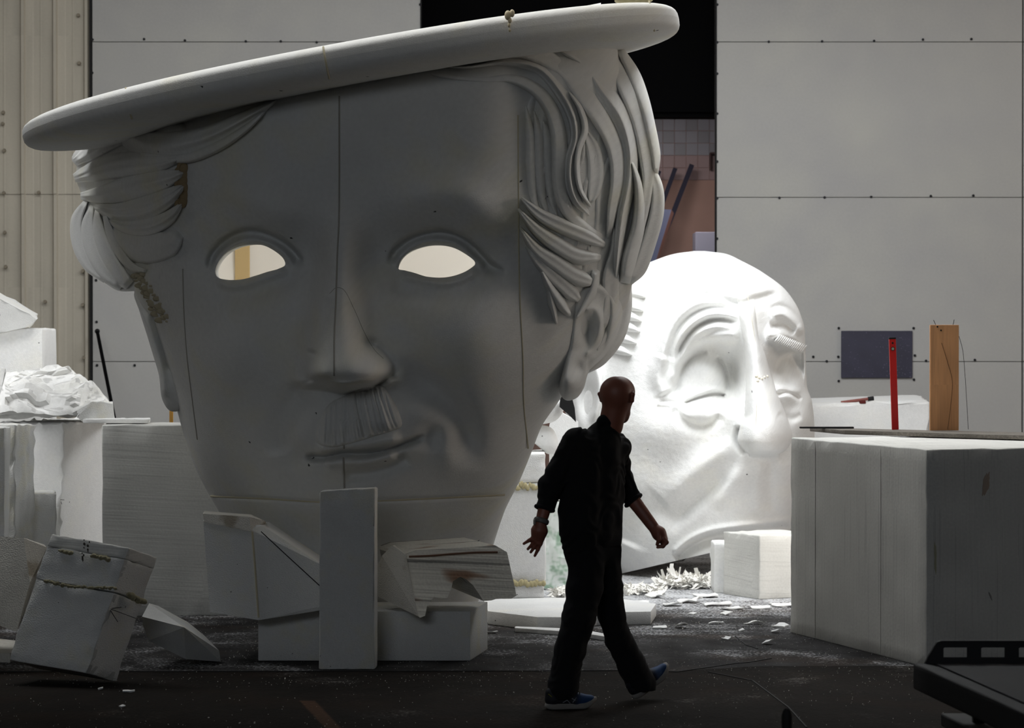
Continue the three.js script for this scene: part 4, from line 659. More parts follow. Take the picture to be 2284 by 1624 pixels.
// left pile
single('foam_block', 'tall grey-white foam block with diagonal cut streaks left of the hatted head', 'foam block', yawBlock(onFloor(228, 1376), 0.10, 0.62, 1.0, 1.365, 0, { chip: 0.01 }), M.foamCutH);
single('foam_sheet', 'thin white foam sheet lying on top of the tall streaked block', 'foam sheet', hexa([at(185, 952, 19.0), at(330, 950, 19.0), at(336, 944, 19.0), at(185, 946, 19.0), at(200, 950, 19.35), at(335, 948, 19.35), at(335, 940, 19.35), at(200, 943, 19.35)].map((p, i) => { p.y = (i % 4 < 2) ? 1.372 : 1.40; return p; }), { r: 0.004, chip: 0.004 }), M.foam);
{
  const c = at(143, 944, 19.35), w = thing('foam_block', 'brightly lit tall foam block with crumbly edge under the broken chunk', 'foam block', V(c.x, 0, c.z));
  const l = V(-0.94, 0, -0.34), r = V(0.30, 0, -0.95), b0 = at(128, 1356, 19.35); b0.y = 0.001; const t0 = c, P = (o, a, b) => o.clone().addScaledVector(l, a).addScaledVector(r, b);
  part(w, 'block', hexa([b0, P(b0, 0, 1.15), P(t0, 0, 1.15), t0, P(b0, 0.55, 0), P(b0, 0.55, 1.15), P(t0, 0.55, 1.15), P(t0, 0.55, 0)], { chip: 0.03, n: 26 }), M.foam);
  part(w, 'pencil_mark', plainMerge([tube([at(134, 1115, 19.3), at(138, 1115, 19.3), at(143, 1115.5, 19.3)], 0.002, 4, 5), tube([at(136, 1119, 19.3), at(136.5, 1122, 19.3), at(137, 1125, 19.3)], 0.002, 4, 5)]), M.pencil);
}
{
  const c = at(34, 948, 18.5), b0 = at(10, 1391, 18.5); b0.y = 0.001; const bb = at(30, 1391, 18.5); bb.y = 0.001; const l = V(-1, 0, -0.05), r = V(0.32, 0, -0.95), P = (o, a, b) => o.clone().addScaledVector(l, a).addScaledVector(r, b);
  single('foam_block', 'foam block with a rough bluish torn side at the edge of the pile', 'foam block', hexa([P(bb, 0.6, 0), bb, c, P(c, 0.6, 0), P(bb, 0.6, 0.28), P(bb, 0, 0.28), P(c, 0, 0.28), P(c, 0.6, 0.28)], { chip: 0.03, amp: 0.016, n: 26 }), M.foamAged);
  single('foam_block', 'smooth foam slab standing at the front of the pile beside the torn block', 'foam block', (() => { const a = at(-90, 1398, 18.2), b = at(6, 1398, 18.2), t = at(10, 955, 18.2), e = at(-90, 950, 18.2), k = V(0, 0, -0.2); a.y = b.y = 0.001; return hexa([a, b, t, e, ...[a, b, t, e].map(p => p.clone().add(k))], {}); })(), M.foamAged);
}
single('foam_block', 'small foam block with a lit flat top wedged in the pile', 'foam block', (() => { const a = at(50, 1370, 18.9), b = at(122, 1370, 18.9), t = at(125, 1101, 18.9), e = at(50, 1101, 18.9), k = V(-0.08, 0, -0.36); a.y = b.y = 0.001; return hexa([a, b, t, e, ...[a, b, t, e].map(p => p.clone().add(k))], { chip: 0.02 }); })(), M.foamAged);
single('foam_block', 'pale foam block standing behind the broken chunk against the corrugated sheets', 'foam block', frontBlock(-120, 97, 732, 1330, 20.5, 0.6, { r: 0.02 }), M.foam);
single('foam_slab', 'thick foam slab tilted on top of the foam pile', 'foam slab', hexa([at(-90, 762, 20.45), at(66, 729, 20.45), at(84, 712, 20.45), at(-90, 612, 20.45), at(-90, 740, 21.2), at(60, 722, 21.2), at(84, 702, 21.2), at(-90, 598, 21.2)], { r: 0.012, chip: 0.02 }), M.foamAged);
{ // torn chunk: faceted, rough
  const chunk = (pts, k, a) => { const g = new ConvexGeometry(pts.map(([x, y, d]) => at(x, y, d))); let m = mergeVertices(g.deleteAttribute('normal'), 1e-5); 
    // subdivide facets then roughen
    let pos = []; const q = m.toNonIndexed().attributes.position; const A = V(), B = V(), C = V(); const sub = (a1, b1, c1, n) => { if (!n) { pos.push(a1.clone(), b1.clone(), c1.clone()); return; } const ab = a1.clone().lerp(b1, 0.5), bc = b1.clone().lerp(c1, 0.5), ca = c1.clone().lerp(a1, 0.5); sub(a1, ab, ca, n - 1); sub(ab, b1, bc, n - 1); sub(ca, bc, c1, n - 1); sub(ab, bc, ca, n - 1); };
    for (let i = 0; i < q.count; i += 3) { A.fromBufferAttribute(q, i); B.fromBufferAttribute(q, i + 1); C.fromBufferAttribute(q, i + 2); sub(A, B, C, k); }
    for (const p of pos) { const f = a * (fbm(p.x * 5, p.y * 5, p.z * 5, 3) + Math.round(3 * noise(p.x * 3.2, p.y * 3.2, p.z * 3.2)) / 3); p.y += f; p.z += f; p.x += f * 0.5; }
    const gg = new THREE.BufferGeometry().setFromPoints(pos); return boxUV(toCreasedNormals(mergeVertices(gg, 1e-4), 0.5)); };
  const o = thing('broken_foam_chunk', 'jagged torn foam chunk lying on the brightly lit tall block', 'foam chunk', at(110, 940, 19.6));
  part(o, 'body', chunk([[-60, 850, 19.4], [10, 862, 19.3], [60, 838, 19.5], [98, 832, 19.5], [152, 818, 19.6], [190, 850, 19.5], [248, 900, 19.6], [252, 928, 19.55], [170, 928, 19.3], [8, 922, 19.2], [-60, 926, 19.3], [-50, 850, 20.3], [150, 826, 20.2], [240, 905, 20.2], [240, 920, 20.2], [-50, 920, 20.2]], 4, 0.07), M.foam);
  part(o, 'torn_edge', chunk([[172, 915, 19.25], [205, 898, 19.25], [250, 905, 19.3], [256, 942, 19.3], [190, 945, 19.22], [172, 930, 19.22], [180, 900, 19.5], [250, 900, 19.5], [250, 940, 19.5]], 3, 0.02), M.foamAged);
  single('broken_foam_chunk', 'small bright foam chunk leaning against the jagged chunk', 'foam chunk', chunk([[-40, 822, 18.8], [12, 820, 18.8], [14, 830, 18.8], [3, 868, 18.75], [-20, 945, 18.8], [-60, 945, 18.8], [-40, 822, 19.05], [10, 822, 19.05], [0, 880, 19.05], [-40, 935, 19.05]], 3, 0.02), M.foam);
}
// foreground pieces at the left
{
  const C = { tl: at(113, 1192, 15.12), tr: at(286, 1221, 14.96), br: at(192, 1502, 14.86), bl: at(18, 1473, 15.0), tr2: at(350, 1244, 15.2), br2: at(257, 1522, 15.1) };
  const k = C.tr2.clone().sub(C.tr), k2 = C.br2.clone().sub(C.br), tl2 = C.tl.clone().add(k), bl2 = C.bl.clone().add(k2); bl2.y = Math.max(bl2.y, 0.01); C.br2.y = Math.max(C.br2.y, 0.003);
  const o = thing('glued_foam_block', 'tilted foam block glued from three layers, standing on one corner', 'foam block', C.br2.clone());
  const lay = (a, b) => hexa([C.bl.clone().lerp(C.tl, a), C.br.clone().lerp(C.tr, a), C.br.clone().lerp(C.tr, b), C.bl.clone().lerp(C.tl, b), bl2.clone().lerp(tl2, a), C.br2.clone().lerp(C.tr2, a), C.br2.clone().lerp(C.tr2, b), bl2.clone().lerp(tl2, b)], { r: 0.006, chip: 0.01 });
  part(o, 'foam_layer', lay(0, 0.638), M.foamAged); part(o, 'foam_layer', lay(0.646, 0.905), M.foamAged); part(o, 'foam_layer', lay(0.908, 1), M.foamCutH);
  const bead = (pts, r, n) => { const c = new THREE.CatmullRomCurve3(pts.map(([x, y, d]) => at(x, y, d))), q = []; for (let i = 0; i < n; i++) { const p = c.getPoint(i / (n - 1)); const s = new THREE.IcosahedronGeometry(r * rr(0.6, 1.3), 1); s.scale(1.2, rr(0.7, 1.3), 0.8); s.translate(p.x, p.y + rr(-0.6, 0.3) * r, p.z); q.push(s); } part(o, 'glue_bead', plainMerge(q), M.glue, 'yellow expanding glue squeezed from the joint'); };
  bead([[132, 1229, 15.07], [158, 1234, 15.05]], 0.011, 9); bead([[205, 1240, 15.01], [242, 1247, 14.98]], 0.012, 12);
  bead([[100, 1295, 15.05], [150, 1307, 15.0], [200, 1310, 14.96], [256, 1312, 14.92]], 0.0085, 44); bead([[288, 1328, 15.0], [306, 1336, 15.04], [322, 1341, 15.08]], 0.015, 14);
  const sm = []; for (let i = 0; i < 20; i++) { const p = at(192 + rr(-8, 8) - i * 0.6, 1205 + i * 4.2, 15.02), s = new THREE.SphereGeometry(0.0055 * rr(0.5, 1.2), 6, 5); s.scale(1, 1.4, 0.3); s.translate(p.x, p.y, p.z); sm.push(s); } part(o, 'dark_smear', plainMerge(sm), std({ color: 0x55514c }));
  part(o, 'pencil_mark', plainMerge([[243, 1358, 270, 1355, 14.95, 15.0], [243, 1358, 262, 1388, 14.95, 14.97], [243, 1358, 302, 1380, 14.95, 15.02]].map(([a, b, c, d, e, f]) => tube([at(a, b, e - 0.02), at((a + c) / 2, (b + d) / 2, (e + f) / 2 - 0.02), at(c, d, f - 0.02)], 0.002, 6, 5))), M.pencil);
}
single('foam_offcut', 'low foam offcut lying on the floor beside the tilted glued block', 'foam offcut', hull([[316, 1376, 15.75], [410, 1400, 15.68], [414, 1471, 15.9], [330, 1430, 15.8], [488, 1452, 16.05], [492, 1477, 16.06], [332, 1346, 16.0], [352, 1352, 16.1], [418, 1388, 16.1], [455, 1418, 16.2], [470, 1470, 16.25], [360, 1400, 16.2], [318, 1395, 15.76]]), M.foamAged);
single('foam_offcut', 'rough angular foam offcut behind the tilted glued block', 'foam offcut', hull([[-70, 1192, 15.7], [52, 1200, 15.6], [104, 1222, 15.75], [70, 1275, 15.6], [66, 1300, 15.55], [36, 1410, 15.5], [-70, 1372, 15.5], [-70, 1192, 16.4], [98, 1215, 16.3], [60, 1350, 16.3], [-70, 1350, 16.3]]), M.foamWorn);
single('foam_offcut', 'flat foam offcut lying low under the leaning offcut', 'foam offcut', floorPrism([[-60, 1478], [20, 1480], [70, 1455], [-60, 1440]], 0.06), M.foamWorn);
// behind the neck of the hatted head
{
  const o = thing('foam_stack', 'column of three glued foam blocks behind the neck of the hatted head', 'foam stack', onFloor(1150, 1336));
  const bx = (x0, x1, yt, yb) => { const a = at(x0, yb, 20), b = at(x1, yb, 20), c = at(x1, yt, 20), e = at(x0, yt, 20), k = V(0, 0, -0.7); if (yb > 1330) a.y = b.y = 0.001; return hexa([a, b, c, e, ...[a, b, c, e].map(p => p.clone().add(k))], { r: 0.012, chip: 0.012 }); };
  part(o, 'foam_layer', bx(1040, 1213, 1300, 1337), M.foam); part(o, 'foam_layer', bx(1040, 1217, 1078, 1299), M.foam); part(o, 'foam_layer', bx(1050, 1216, 1012, 1077), M.foam);
  for (const [y, x0, x1, w] of [[1300, 1140, 1214, 5], [1082, 1130, 1216, 8]]) { const q = []; for (let x = x0; x < x1; x += 2.6) { const p = at(x, y + rr(-w * 0.4, w), 19.99), s = new THREE.IcosahedronGeometry(rr(0.008, 0.018), 1); s.scale(1.1, 1.5, 0.5); s.translate(p.x, p.y, p.z); q.push(s); } part(o, 'glue_bead', plainMerge(q), std({ color: 0xc2b68c, roughness: 0.7 })); }
  const zc = () => 0;
  single('foam_offcut', 'rounded foam offcut leaning behind the jaw of the hatted head', 'foam offcut', pillowGeo([[1150, 880], [1215, 880], [1258, 895], [1256, 918], [1240, 938], [1215, 946], [1180, 950], [1140, 940]], 0.15, zc, 20.38, { p: 3, back: 0.2 }), M.foam);
  single('foam_offcut', 'curved white foam offcut resting on the three block column', 'foam offcut', pillowGeo([[1180, 953], [1215, 949], [1234, 958], [1246, 990], [1244, 1008], [1234, 1013], [1220, 1012], [1203, 998], [1180, 975]], 0.1, zc, 20.42, { p: 3, back: 0.2 }), M.foam);
  single('foam_offcut', 'pale foam offcut beside the black foil under the ear', 'foam offcut', hull([[1236, 912, 20.72], [1290, 940, 20.72], [1290, 1116, 20.72], [1225, 1116, 20.72], [1225, 950, 20.72], [1240, 912, 20.95], [1290, 940, 20.95], [1290, 1112, 20.95], [1225, 1112, 20.95]]), M.foam);
  single('black_foil', 'pointed black foil hanging under the ear of the hatted head', 'foil', prismXY([[1250, 880], [1276, 888], [1282, 910], [1285, 942], [1268, 925], [1248, 908]], 20.2, V(0, 0, -0.06)), M.black);
  single('plastic_bale', 'bale of crumpled greenish white plastic behind the walking person', 'plastic bale', (() => { const a = at(1206, 1310, 20.7), b = at(1292, 1310, 20.7), c = at(1292, 1118, 20.7), e = at(1206, 1118, 20.7), k = V(0, 0, -0.3); a.y = b.y = 0.001; return hexa([a, b, c, e, ...[a, b, c, e].map(p => p.clone().add(k))], { r: 0.03, amp: 0.025, chip: 0.03, n: 24 }); })(), std({ map: rep(tex(256, (u, v) => { const n = smooth(-0.1, 0.35, tnoise(u, v, 7, 95) + 0.5 * tnoise(u, v, 22, 96)); return [mix(224, 150, n), mix(230, 178, n), mix(226, 156, n)]; }, true), 1.6), roughness: 0.5 }));
  single('foam_offcut', 'rounded foam lump with shade put into its dark grey colour, on the floor behind the walking person', 'foam offcut', pillowGeo([[1190, 1290], [1215, 1255], [1250, 1228], [1290, 1222], [1330, 1240], [1345, 1290], [1280, 1292]], 0.12, zc, 21.35, { p: 3, back: 0.3 }), std({ color: 0x5d5a54 }));  // foam standing in shade; the shade is put into its grey colour
}
single('wooden_prop', 'thin yellow wooden stick standing under the ear of the hatted head', 'stick', (() => { const a = at(382, 1300, 19.6), t = at(382, 880, 19.6); return rbox(a.x, t.y / 2, -19.6, 0.026, t.y, 0.03, 0.003); })(), std({ color: 0xb98a3f }));
{
  const t = thing('metal_pole', 'dark thin pole leaning against the white panels beside the corrugated sheets', 'pole', V(at(268, 1000, 22.4).x, 0, -22.6));
  const a = at(217, 739, 25.9), b = at(257, 943, 24.4), dir = b.clone().sub(a).normalize(), c = a.clone().addScaledVector(dir, (a.y - 0.02) / -dir.y);
  part(t, 'rod', tube([a, a.clone().lerp(c, 0.5), c], 0.017, 8, 8), M.darkSteel); part(t, 'knob', new THREE.SphereGeometry(0.026, 10, 8).translate(a.x, a.y, a.z), M.black);
}
// things leaning in the far room
{
  const bm = (x0, y0, x1, y1, d0, d1, w) => { const a = at(x0, y0, d0), b = at(x1, y1, d1), dir = b.clone().sub(a).normalize(), c = a.clone().addScaledVector(dir, (a.y - 0.02) / -dir.y); const l = a.distanceTo(c), g = new THREE.BoxGeometry(w, l, w * 0.7); g.applyQuaternion(new THREE.Quaternion().setFromUnitVectors(V(0, 1, 0), dir.clone().negate())); const m = a.clone().lerp(c, 0.5); return boxUV(g.translate(m.x, m.y, m.z)); };
  const mk = std({ color: 0x2a2a3a });
  single('steel_beam', 'dark beam leaning in the far room, longest of three', 'beam', bm(1543, 368, 1462, 575, 31.3, 31.1, 0.058), mk, 'dark beams leaning in the far room');
  single('steel_beam', 'dark beam leaning in the far room between the two others', 'beam', bm(1506, 376, 1444, 545, 31.3, 31.1, 0.052), mk, 'dark beams leaning in the far room');
  single('steel_beam', 'dark beam leaning in the far room nearest the wavy hair', 'beam', bm(1470, 382, 1420, 520, 31.3, 31.1, 0.05), mk, 'dark beams leaning in the far room');
  const lean = (pts, d, th, m, nm, lb) => single(nm, lb, 'board', prismXY(pts, d, V(0, 0, -th)), m);
  lean([[1498, 468], [1472, 466], [1430, 560], [1340, 800], [1300, 1140], [1410, 1140], [1428, 700]].map(p => p), 29.8, 0.06, std({ color: 0x7f88a8 }), 'blue_board', 'pale blue board leaning in the far room beside the dark beams');
  lean([[1498, 468], [1503, 476], [1450, 640], [1430, 1140], [1414, 1140], [1430, 690]], 29.75, 0.05, std({ color: 0x8a6258 }), 'wooden_batten', 'reddish wooden batten along the edge of the blue board');
  single('white_box', 'white box standing in the far room behind the bald head', 'box', (() => { const a = at(1552, 1130, 30.2), t = at(1552, 517, 30.2), b = at(1640, 517, 30.2); return rbox((a.x + b.x) / 2, t.y / 2, -30.5, b.x - a.x, t.y, 0.5, 0.01); })(), std({ color: 0xb9b9cc }));
  single('metal_bracket', 'small dark bracket on the tiled wall of the far room', 'bracket', plainMerge([rbox(at(1585, 360, 31.4).x, at(1585, 360, 31.4).y, -31.44, 0.02, 0.2, 0.06, 0.004), rbox(at(1590, 342, 31.4).x, at(1590, 342, 31.4).y, -31.42, 0.06, 0.02, 0.1, 0.004)]), std({ color: 0x4b3a3a }));
}
// ---------------------------------------------------------------- the walking person
function surfaceNets(sdf, lo, hi, cell) {
  const nx = Math.ceil((hi.x - lo.x) / cell) + 1, ny = Math.ceil((hi.y - lo.y) / cell) + 1, nz = Math.ceil((hi.z - lo.z) / cell) + 1, f = new Float32Array(nx * ny * nz), id = (i, j, k) => i + nx * (j + ny * k);
  for (let k = 0; k < nz; k++) for (let j = 0; j < ny; j++) for (let i = 0; i < nx; i++) f[id(i, j, k)] = sdf(lo.x + i * cell, lo.y + j * cell, lo.z + k * cell);
  const vid = new Int32Array(nx * ny * nz).fill(-1), pos = [], idx = [];
  const E = [[0, 1], [2, 3], [4, 5], [6, 7], [0, 2], [1, 3], [4, 6], [5, 7], [0, 4], [1, 5], [2, 6], [3, 7]];
  for (let k = 0; k < nz - 1; k++) for (let j = 0; j < ny - 1; j++) for (let i = 0; i < nx - 1; i++) {
    const c = []; let neg = 0; for (let m = 0; m < 8; m++) { const v = f[id(i + (m & 1), j + ((m >> 1) & 1), k + (m >> 2))]; c.push(v); if (v < 0) neg++; }
    if (neg === 0 || neg === 8) continue; let x = 0, y = 0, z = 0, n = 0;
    for (const [a, b] of E) if ((c[a] < 0) !== (c[b] < 0)) { const t = c[a] / (c[a] - c[b]); x += mix(a & 1, b & 1, t); y += mix((a >> 1) & 1, (b >> 1) & 1, t); z += mix(a >> 2, b >> 2, t); n++; }
    vid[id(i, j, k)] = pos.length / 3; pos.push(lo.x + (i + x / n) * cell, lo.y + (j + y / n) * cell, lo.z + (k + z / n) * cell);
  }
  const quad = (a, b, c, d, flip) => { if (a < 0 || b < 0 || c < 0 || d < 0) return; if (flip) idx.push(a, c, b, a, d, c); else idx.push(a, b, c, a, c, d); };
  for (let k = 1; k < nz - 1; k++) for (let j = 1; j < ny - 1; j++) for (let i = 1; i < nx - 1; i++) {
    const s = f[id(i, j, k)] < 0;
    if (s !== f[id(i + 1, j, k)] < 0) quad(vid[id(i, j - 1, k - 1)], vid[id(i, j, k - 1)], vid[id(i, j, k)], vid[id(i, j - 1, k)], !s);
    if (s !== f[id(i, j + 1, k)] < 0) quad(vid[id(i - 1, j, k - 1)], vid[id(i - 1, j, k)], vid[id(i, j, k)], vid[id(i, j, k - 1)], !s);
    if (s !== f[id(i, j, k + 1)] < 0) quad(vid[id(i - 1, j - 1, k)], vid[id(i, j - 1, k)], vid[id(i, j, k)], vid[id(i - 1, j, k)], !s);
  }
  const g = new THREE.BufferGeometry(); g.setAttribute('position', new THREE.Float32BufferAttribute(pos, 3)); g.setIndex(idx); return finish(g);
}
const cap = (a, b, ra, rb) => { const dx = b.x - a.x, dy = b.y - a.y, dz = b.z - a.z, L = dx * dx + dy * dy + dz * dz + 1e-12; return (x, y, z) => { const t = clamp(((x - a.x) * dx + (y - a.y) * dy + (z - a.z) * dz) / L, 0, 1); return Math.hypot(x - a.x - dx * t, y - a.y - dy * t, z - a.z - dz * t) - mix(ra, rb, t); }; };
const blend = (fs, k) => (x, y, z) => { let d = fs[0](x, y, z); for (let i = 1; i < fs.length; i++) { const e = fs[i](x, y, z), h = clamp(0.5 + 0.5 * (e - d) / k, 0, 1); d = mix(e, d, h) - k * h * (1 - h); } return d; };
const chain = (pts, rs) => pts.slice(1).map((p, i) => cap(pts[i], p, rs[i], rs[i + 1]));
const bounds = (pts, m) => { const b = new THREE.Box3().setFromPoints(pts); b.expandByScalar(m); return [b.min, b.max]; };
{
  const Pd = 14.05, J = {
    neck: at(1362, 938, Pd), crown: at(1378, 880, Pd),
    shL: at(1284, 988, 13.98), elL: at(1227, 1088, 13.94), wrL: at(1206, 1168, 13.9),
    shR: at(1372, 992, 14.2), elR: at(1384, 1078, 14.26), wrR: at(1462, 1182, 14.2),
    hipL: at(1306, 1246, 14.0), knL: at(1292, 1376, 13.98), anL: at(1254, 1546, 14.03),
    hipR: at(1346, 1246, 14.12), knR: at(1366, 1385, 14.22), anR: at(1430, 1535, 14.38) };
  const skin = std({ color: 0x925a48, roughness: 0.5 }), cloth = std({ color: 0x0b0b0e, roughness: 0.95 }), jeans = std({ color: 0x0c0c10, roughness: 0.95 });
  const man = thing('person', 'bald person in black shirt and trousers walking past, head turned to the white heads', 'person', V(at(1330, 1583, 14.05).x, 0, -14.1));
  const fw = V(0.42, 0, -0.907), lf = V(-0.907, 0, -0.42), up = V(0, 1, 0), hc = at(1377, 884, Pd), hp = (f, l, u) => hc.clone().addScaledVector(fw, f).addScaledVector(lf, l).addScaledVector(up, u);
  const headS = blend([cap(hp(-0.018, 0, 0.018), hp(0.03, 0, 0.022), 0.089, 0.084), cap(hp(0.03, 0, -0.03), hp(0.05, 0, -0.085), 0.072, 0.05), cap(hp(0.01, 0, -0.05), hp(0.075, 0, -0.115), 0.055, 0.032), cap(hp(-0.02, 0, -0.02), J.neck.clone().add(V(0, -0.03, 0)), 0.066, 0.066),
    cap(hp(0.115, 0, -0.005), hp(0.135, 0, -0.04), 0.010, 0.016), cap(hp(0.112, 0.03, 0.012), hp(0.112, -0.03, 0.012), 0.012, 0.012), cap(hp(0.108, 0.018, -0.078), hp(0.108, -0.018, -0.078), 0.010, 0.010)], 0.022);
  const ear = s => blend([cap(hp(0.0, s * 0.088, 0.025), hp(-0.016, s * 0.098, 0.012), 0.009, 0.009), cap(hp(-0.016, s * 0.098, 0.012), hp(-0.008, s * 0.09, -0.022), 0.009, 0.009), cap(hp(0.0, s * 0.085, 0.01), hp(-0.004, s * 0.087, -0.024), 0.009, 0.010)], 0.008);
  const headAll = blend([headS, ear(1), ear(-1)], 0.008);
  const body = blend([cap(J.neck, at(1335, 1000, 14.1), 0.05, 0.06), cap(at(1312, 1015, 14.04), at(1304, 1180, 14.04), 0.07, 0.07), cap(at(1345, 1015, 14.12), at(1340, 1190, 14.1), 0.07, 0.07),
    ...chain([J.shL, J.elL, J.wrL], [0.055, 0.042, 0.031]), ...chain([J.shR, J.elR, J.wrR], [0.055, 0.043, 0.031]), ...chain([J.hipL, J.knL, J.anL], [0.08, 0.055, 0.04]), ...chain([J.hipR, J.knR, J.anR], [0.08, 0.055, 0.04])], 0.03);
  const bb = bounds(Object.values(J), 0.16);
  // hands: palm and five fingers each
  const hL = (() => { const A = (x, y, o = 0) => at(x, y, 13.9 + o), f = [cap(A(1206, 1166), A(1203, 1184), 0.031, 0.035), cap(A(1197, 1186), A(1190, 1203, -0.005), 0.030, 0.013), cap(A(1208, 1186), A(1205, 1212), 0.032, 0.014), cap(A(1203, 1185), A(1198, 1209), 0.033, 0.016)];
    const fg = [[[1189, 1200, 0.0], [1180, 1206, 0.012], [1168.5, 1213, 0.02]], [[1194, 1207, -0.004], [1187, 1215, 0.008], [1177.5, 1225, 0.022]], [[1199, 1212, -0.006], [1192, 1221, 0.006], [1184, 1232, 0.02]], [[1205, 1214, -0.004], [1200, 1226, 0.006], [1193, 1240, 0.018]], [[1200, 1184, 0.022], [1192, 1196, 0.045], [1186, 1208, 0.05]]];
    const fs = fg.map((p, i) => blend(chain(p.map(q => A(...q)), i === 4 ? [0.014, 0.011, 0.009] : [0.011, 0.0095, 0.0075]), 0.006)); return [blend([blend(f, 0.02), ...fs], 0.006), bounds([A(1166, 1160, -0.06), A(1224, 1246, 0.09)], 0.02)]; })();
  const hR = (() => { const A = (x, y, o = 0) => at(x, y, 14.2 + o), f = [cap(A(1460, 1180), A(1470, 1190), 0.030, 0.036), cap(A(1470, 1190, -0.012), A(1479, 1203, -0.012), 0.034, 0.026), cap(A(1470, 1192, 0.02), A(1479, 1204, 0.02), 0.034, 0.026)];
    const fs = [-0.034, -0.012, 0.012, 0.034].map((o, i) => blend(chain([A(1480, 1202, o), A(1487 - i, 1210, o), A(1479, 1219, o), A(1467 + i, 1221 - i, o * 0.9)], [0.012, 0.0115, 0.010, 0.008]), 0.006));
    fs.push(blend(chain([A(1468, 1190, -0.035), A(1470, 1204, -0.05), A(1466, 1215, -0.045)], [0.014, 0.012, 0.009]), 0.006)); return [blend([blend(f, 0.02), ...fs], 0.006), bounds([A(1448, 1168, -0.09), A(1496, 1230, 0.07)], 0.02)]; })();
  const bodyGeo = plainMerge([surfaceNets(body, ...bb, 0.012), surfaceNets(headAll, ...bounds([hp(0, 0, 0)], 0.2), 0.004), surfaceNets(hL[0], ...hL[1], 0.003), surfaceNets(hR[0], ...hR[1], 0.003)]);
  const bd = part(man, 'body', bodyGeo, skin, 'bald head, neck, forearms and hands');
  for (const s of [1, -1]) part(bd, 'eye', new THREE.SphereGeometry(0.011, 12, 8).translate(...hp(0.108, s * 0.032, -0.003).toArray()), std({ color: 0xe8e4dc, roughness: 0.3 }));
  // shirt with rolled sleeves
  const fold = (x, y, z) => 0.006 * Math.sin(y * 60 + 14 * noise(x * 9, y * 6, z * 9)) * 0.6 + 0.007 * noise(x * 14, y * 14, z * 14);
  const torso = [cap(at(1294, 990, 14.0), at(1380, 998, 14.15), 0.080, 0.065), cap(at(1302, 1005, 14.0), at(1293, 1170, 13.98), 0.112, 0.118), cap(at(1293, 1170, 13.98), at(1300, 1226, 14.0), 0.118, 0.105), cap(at(1352, 1010, 14.13), at(1347, 1150, 14.1), 0.105, 0.105), cap(at(1347, 1150, 14.1), at(1346, 1214, 14.1), 0.105, 0.098), cap(at(1325, 1010, 14.2), at(1325, 1180, 14.2), 0.10, 0.12), cap(at(1345, 940, 14.0), at(1376, 946, 14.12), 0.036, 0.034), cap(at(1356, 952, Pd), at(1332, 1000, 14.06), 0.072, 0.115), cap(at(1340, 1000, 14.06), at(1325, 1200, 14.05), 0.11, 0.115)];
  const sL = [cap(J.shL, J.elL, 0.076, 0.064), cap(J.elL, J.elL.clone().lerp(J.wrL, 0.52), 0.062, 0.049)], sR = [cap(J.shR, at(1386, 1062, 14.26), 0.07, 0.058), cap(at(1386, 1062, 14.26), J.elR.clone().lerp(J.wrR, 0.32), 0.058, 0.052)];
  const shirtS = blend([...torso, ...sL, ...sR], 0.022), hemY = x => mix(at(1250, 1236, 14).y, at(1390, 1219, 14).y, clamp((x - at(1250, 0, 14).x) / 0.34, 0, 1));
  const cutL = J.elL.clone().lerp(J.wrL, 0.62), dL = J.wrL.clone().sub(J.elL).normalize(), cutR = J.elR.clone().lerp(J.wrR, 0.40), dR = J.wrR.clone().sub(J.elR).normalize();
  const shirt = (x, y, z) => Math.max(shirtS(x, y, z) + fold(x, y, z), hemY(x) - y, ...(x < at(1245, 0, 14).x ? [(x - cutL.x) * dL.x + (y - cutL.y) * dL.y + (z - cutL.z) * dL.z] : []), ...(x > at(1392, 0, 14).x && y < at(0, 1080, 14).y ? [(x - cutR.x) * dR.x + (y - cutR.y) * dR.y + (z - cutR.z) * dR.z] : []), y - at(0, 916, 14).y);
  const sh = part(man, 'shirt', surfaceNets(shirt, ...bounds([at(1190, 905, 13.8), at(1440, 1250, 14.45)], 0.06), 0.009), cloth, 'black shirt with rolled up sleeves');
  const cuffG = (p, d, r) => new THREE.TorusGeometry(r, 0.011, 8, 28).applyQuaternion(new THREE.Quaternion().setFromUnitVectors(V(0, 0, 1), d)).translate(p.x, p.y, p.z);
  part(sh, 'cuff', cuffG(J.elL.clone().lerp(J.wrL, 0.58), dL, 0.047), cloth); part(sh, 'cuff', cuffG(J.elR.clone().lerp(J.wrR, 0.37), dR, 0.049), cloth);
  // trousers
  const tS = blend([cap(at(1302, 1226, 14.0), at(1344, 1226, 14.1), 0.108, 0.10), cap(at(1318, 1250, 14.12), at(1326, 1240, 14.2), 0.10, 0.09), ...chain([at(1308, 1250, 14.0), at(1304, 1310, 13.99), J.knL, at(1272, 1450, 13.99), at(1256, 1530, 14.02), at(1250, 1566, 14.04)], [0.10, 0.094, 0.088, 0.081, 0.08, 0.072]), ...chain([at(1345, 1250, 14.12), at(1352, 1310, 14.16), at(1364, 1376, 14.22), at(1380, 1425, 14.26), at(1408, 1480, 14.32), at(1430, 1525, 14.36), at(1437, 1545, 14.37)], [0.095, 0.088, 0.072, 0.072, 0.078, 0.078, 0.06])], 0.02);
  const tr = (x, y, z) => Math.max(tS(x, y, z) + 0.7 * fold(x, y * 0.8, z), y - at(0, 1205, 14).y, at(0, 1561, 14).y - y);
  part(man, 'trousers', surfaceNets(tr, ...bounds([at(1195, 1195, 13.8), at(1490, 1570, 14.55)], 0.05), 0.010), jeans, 'black loose trousers');
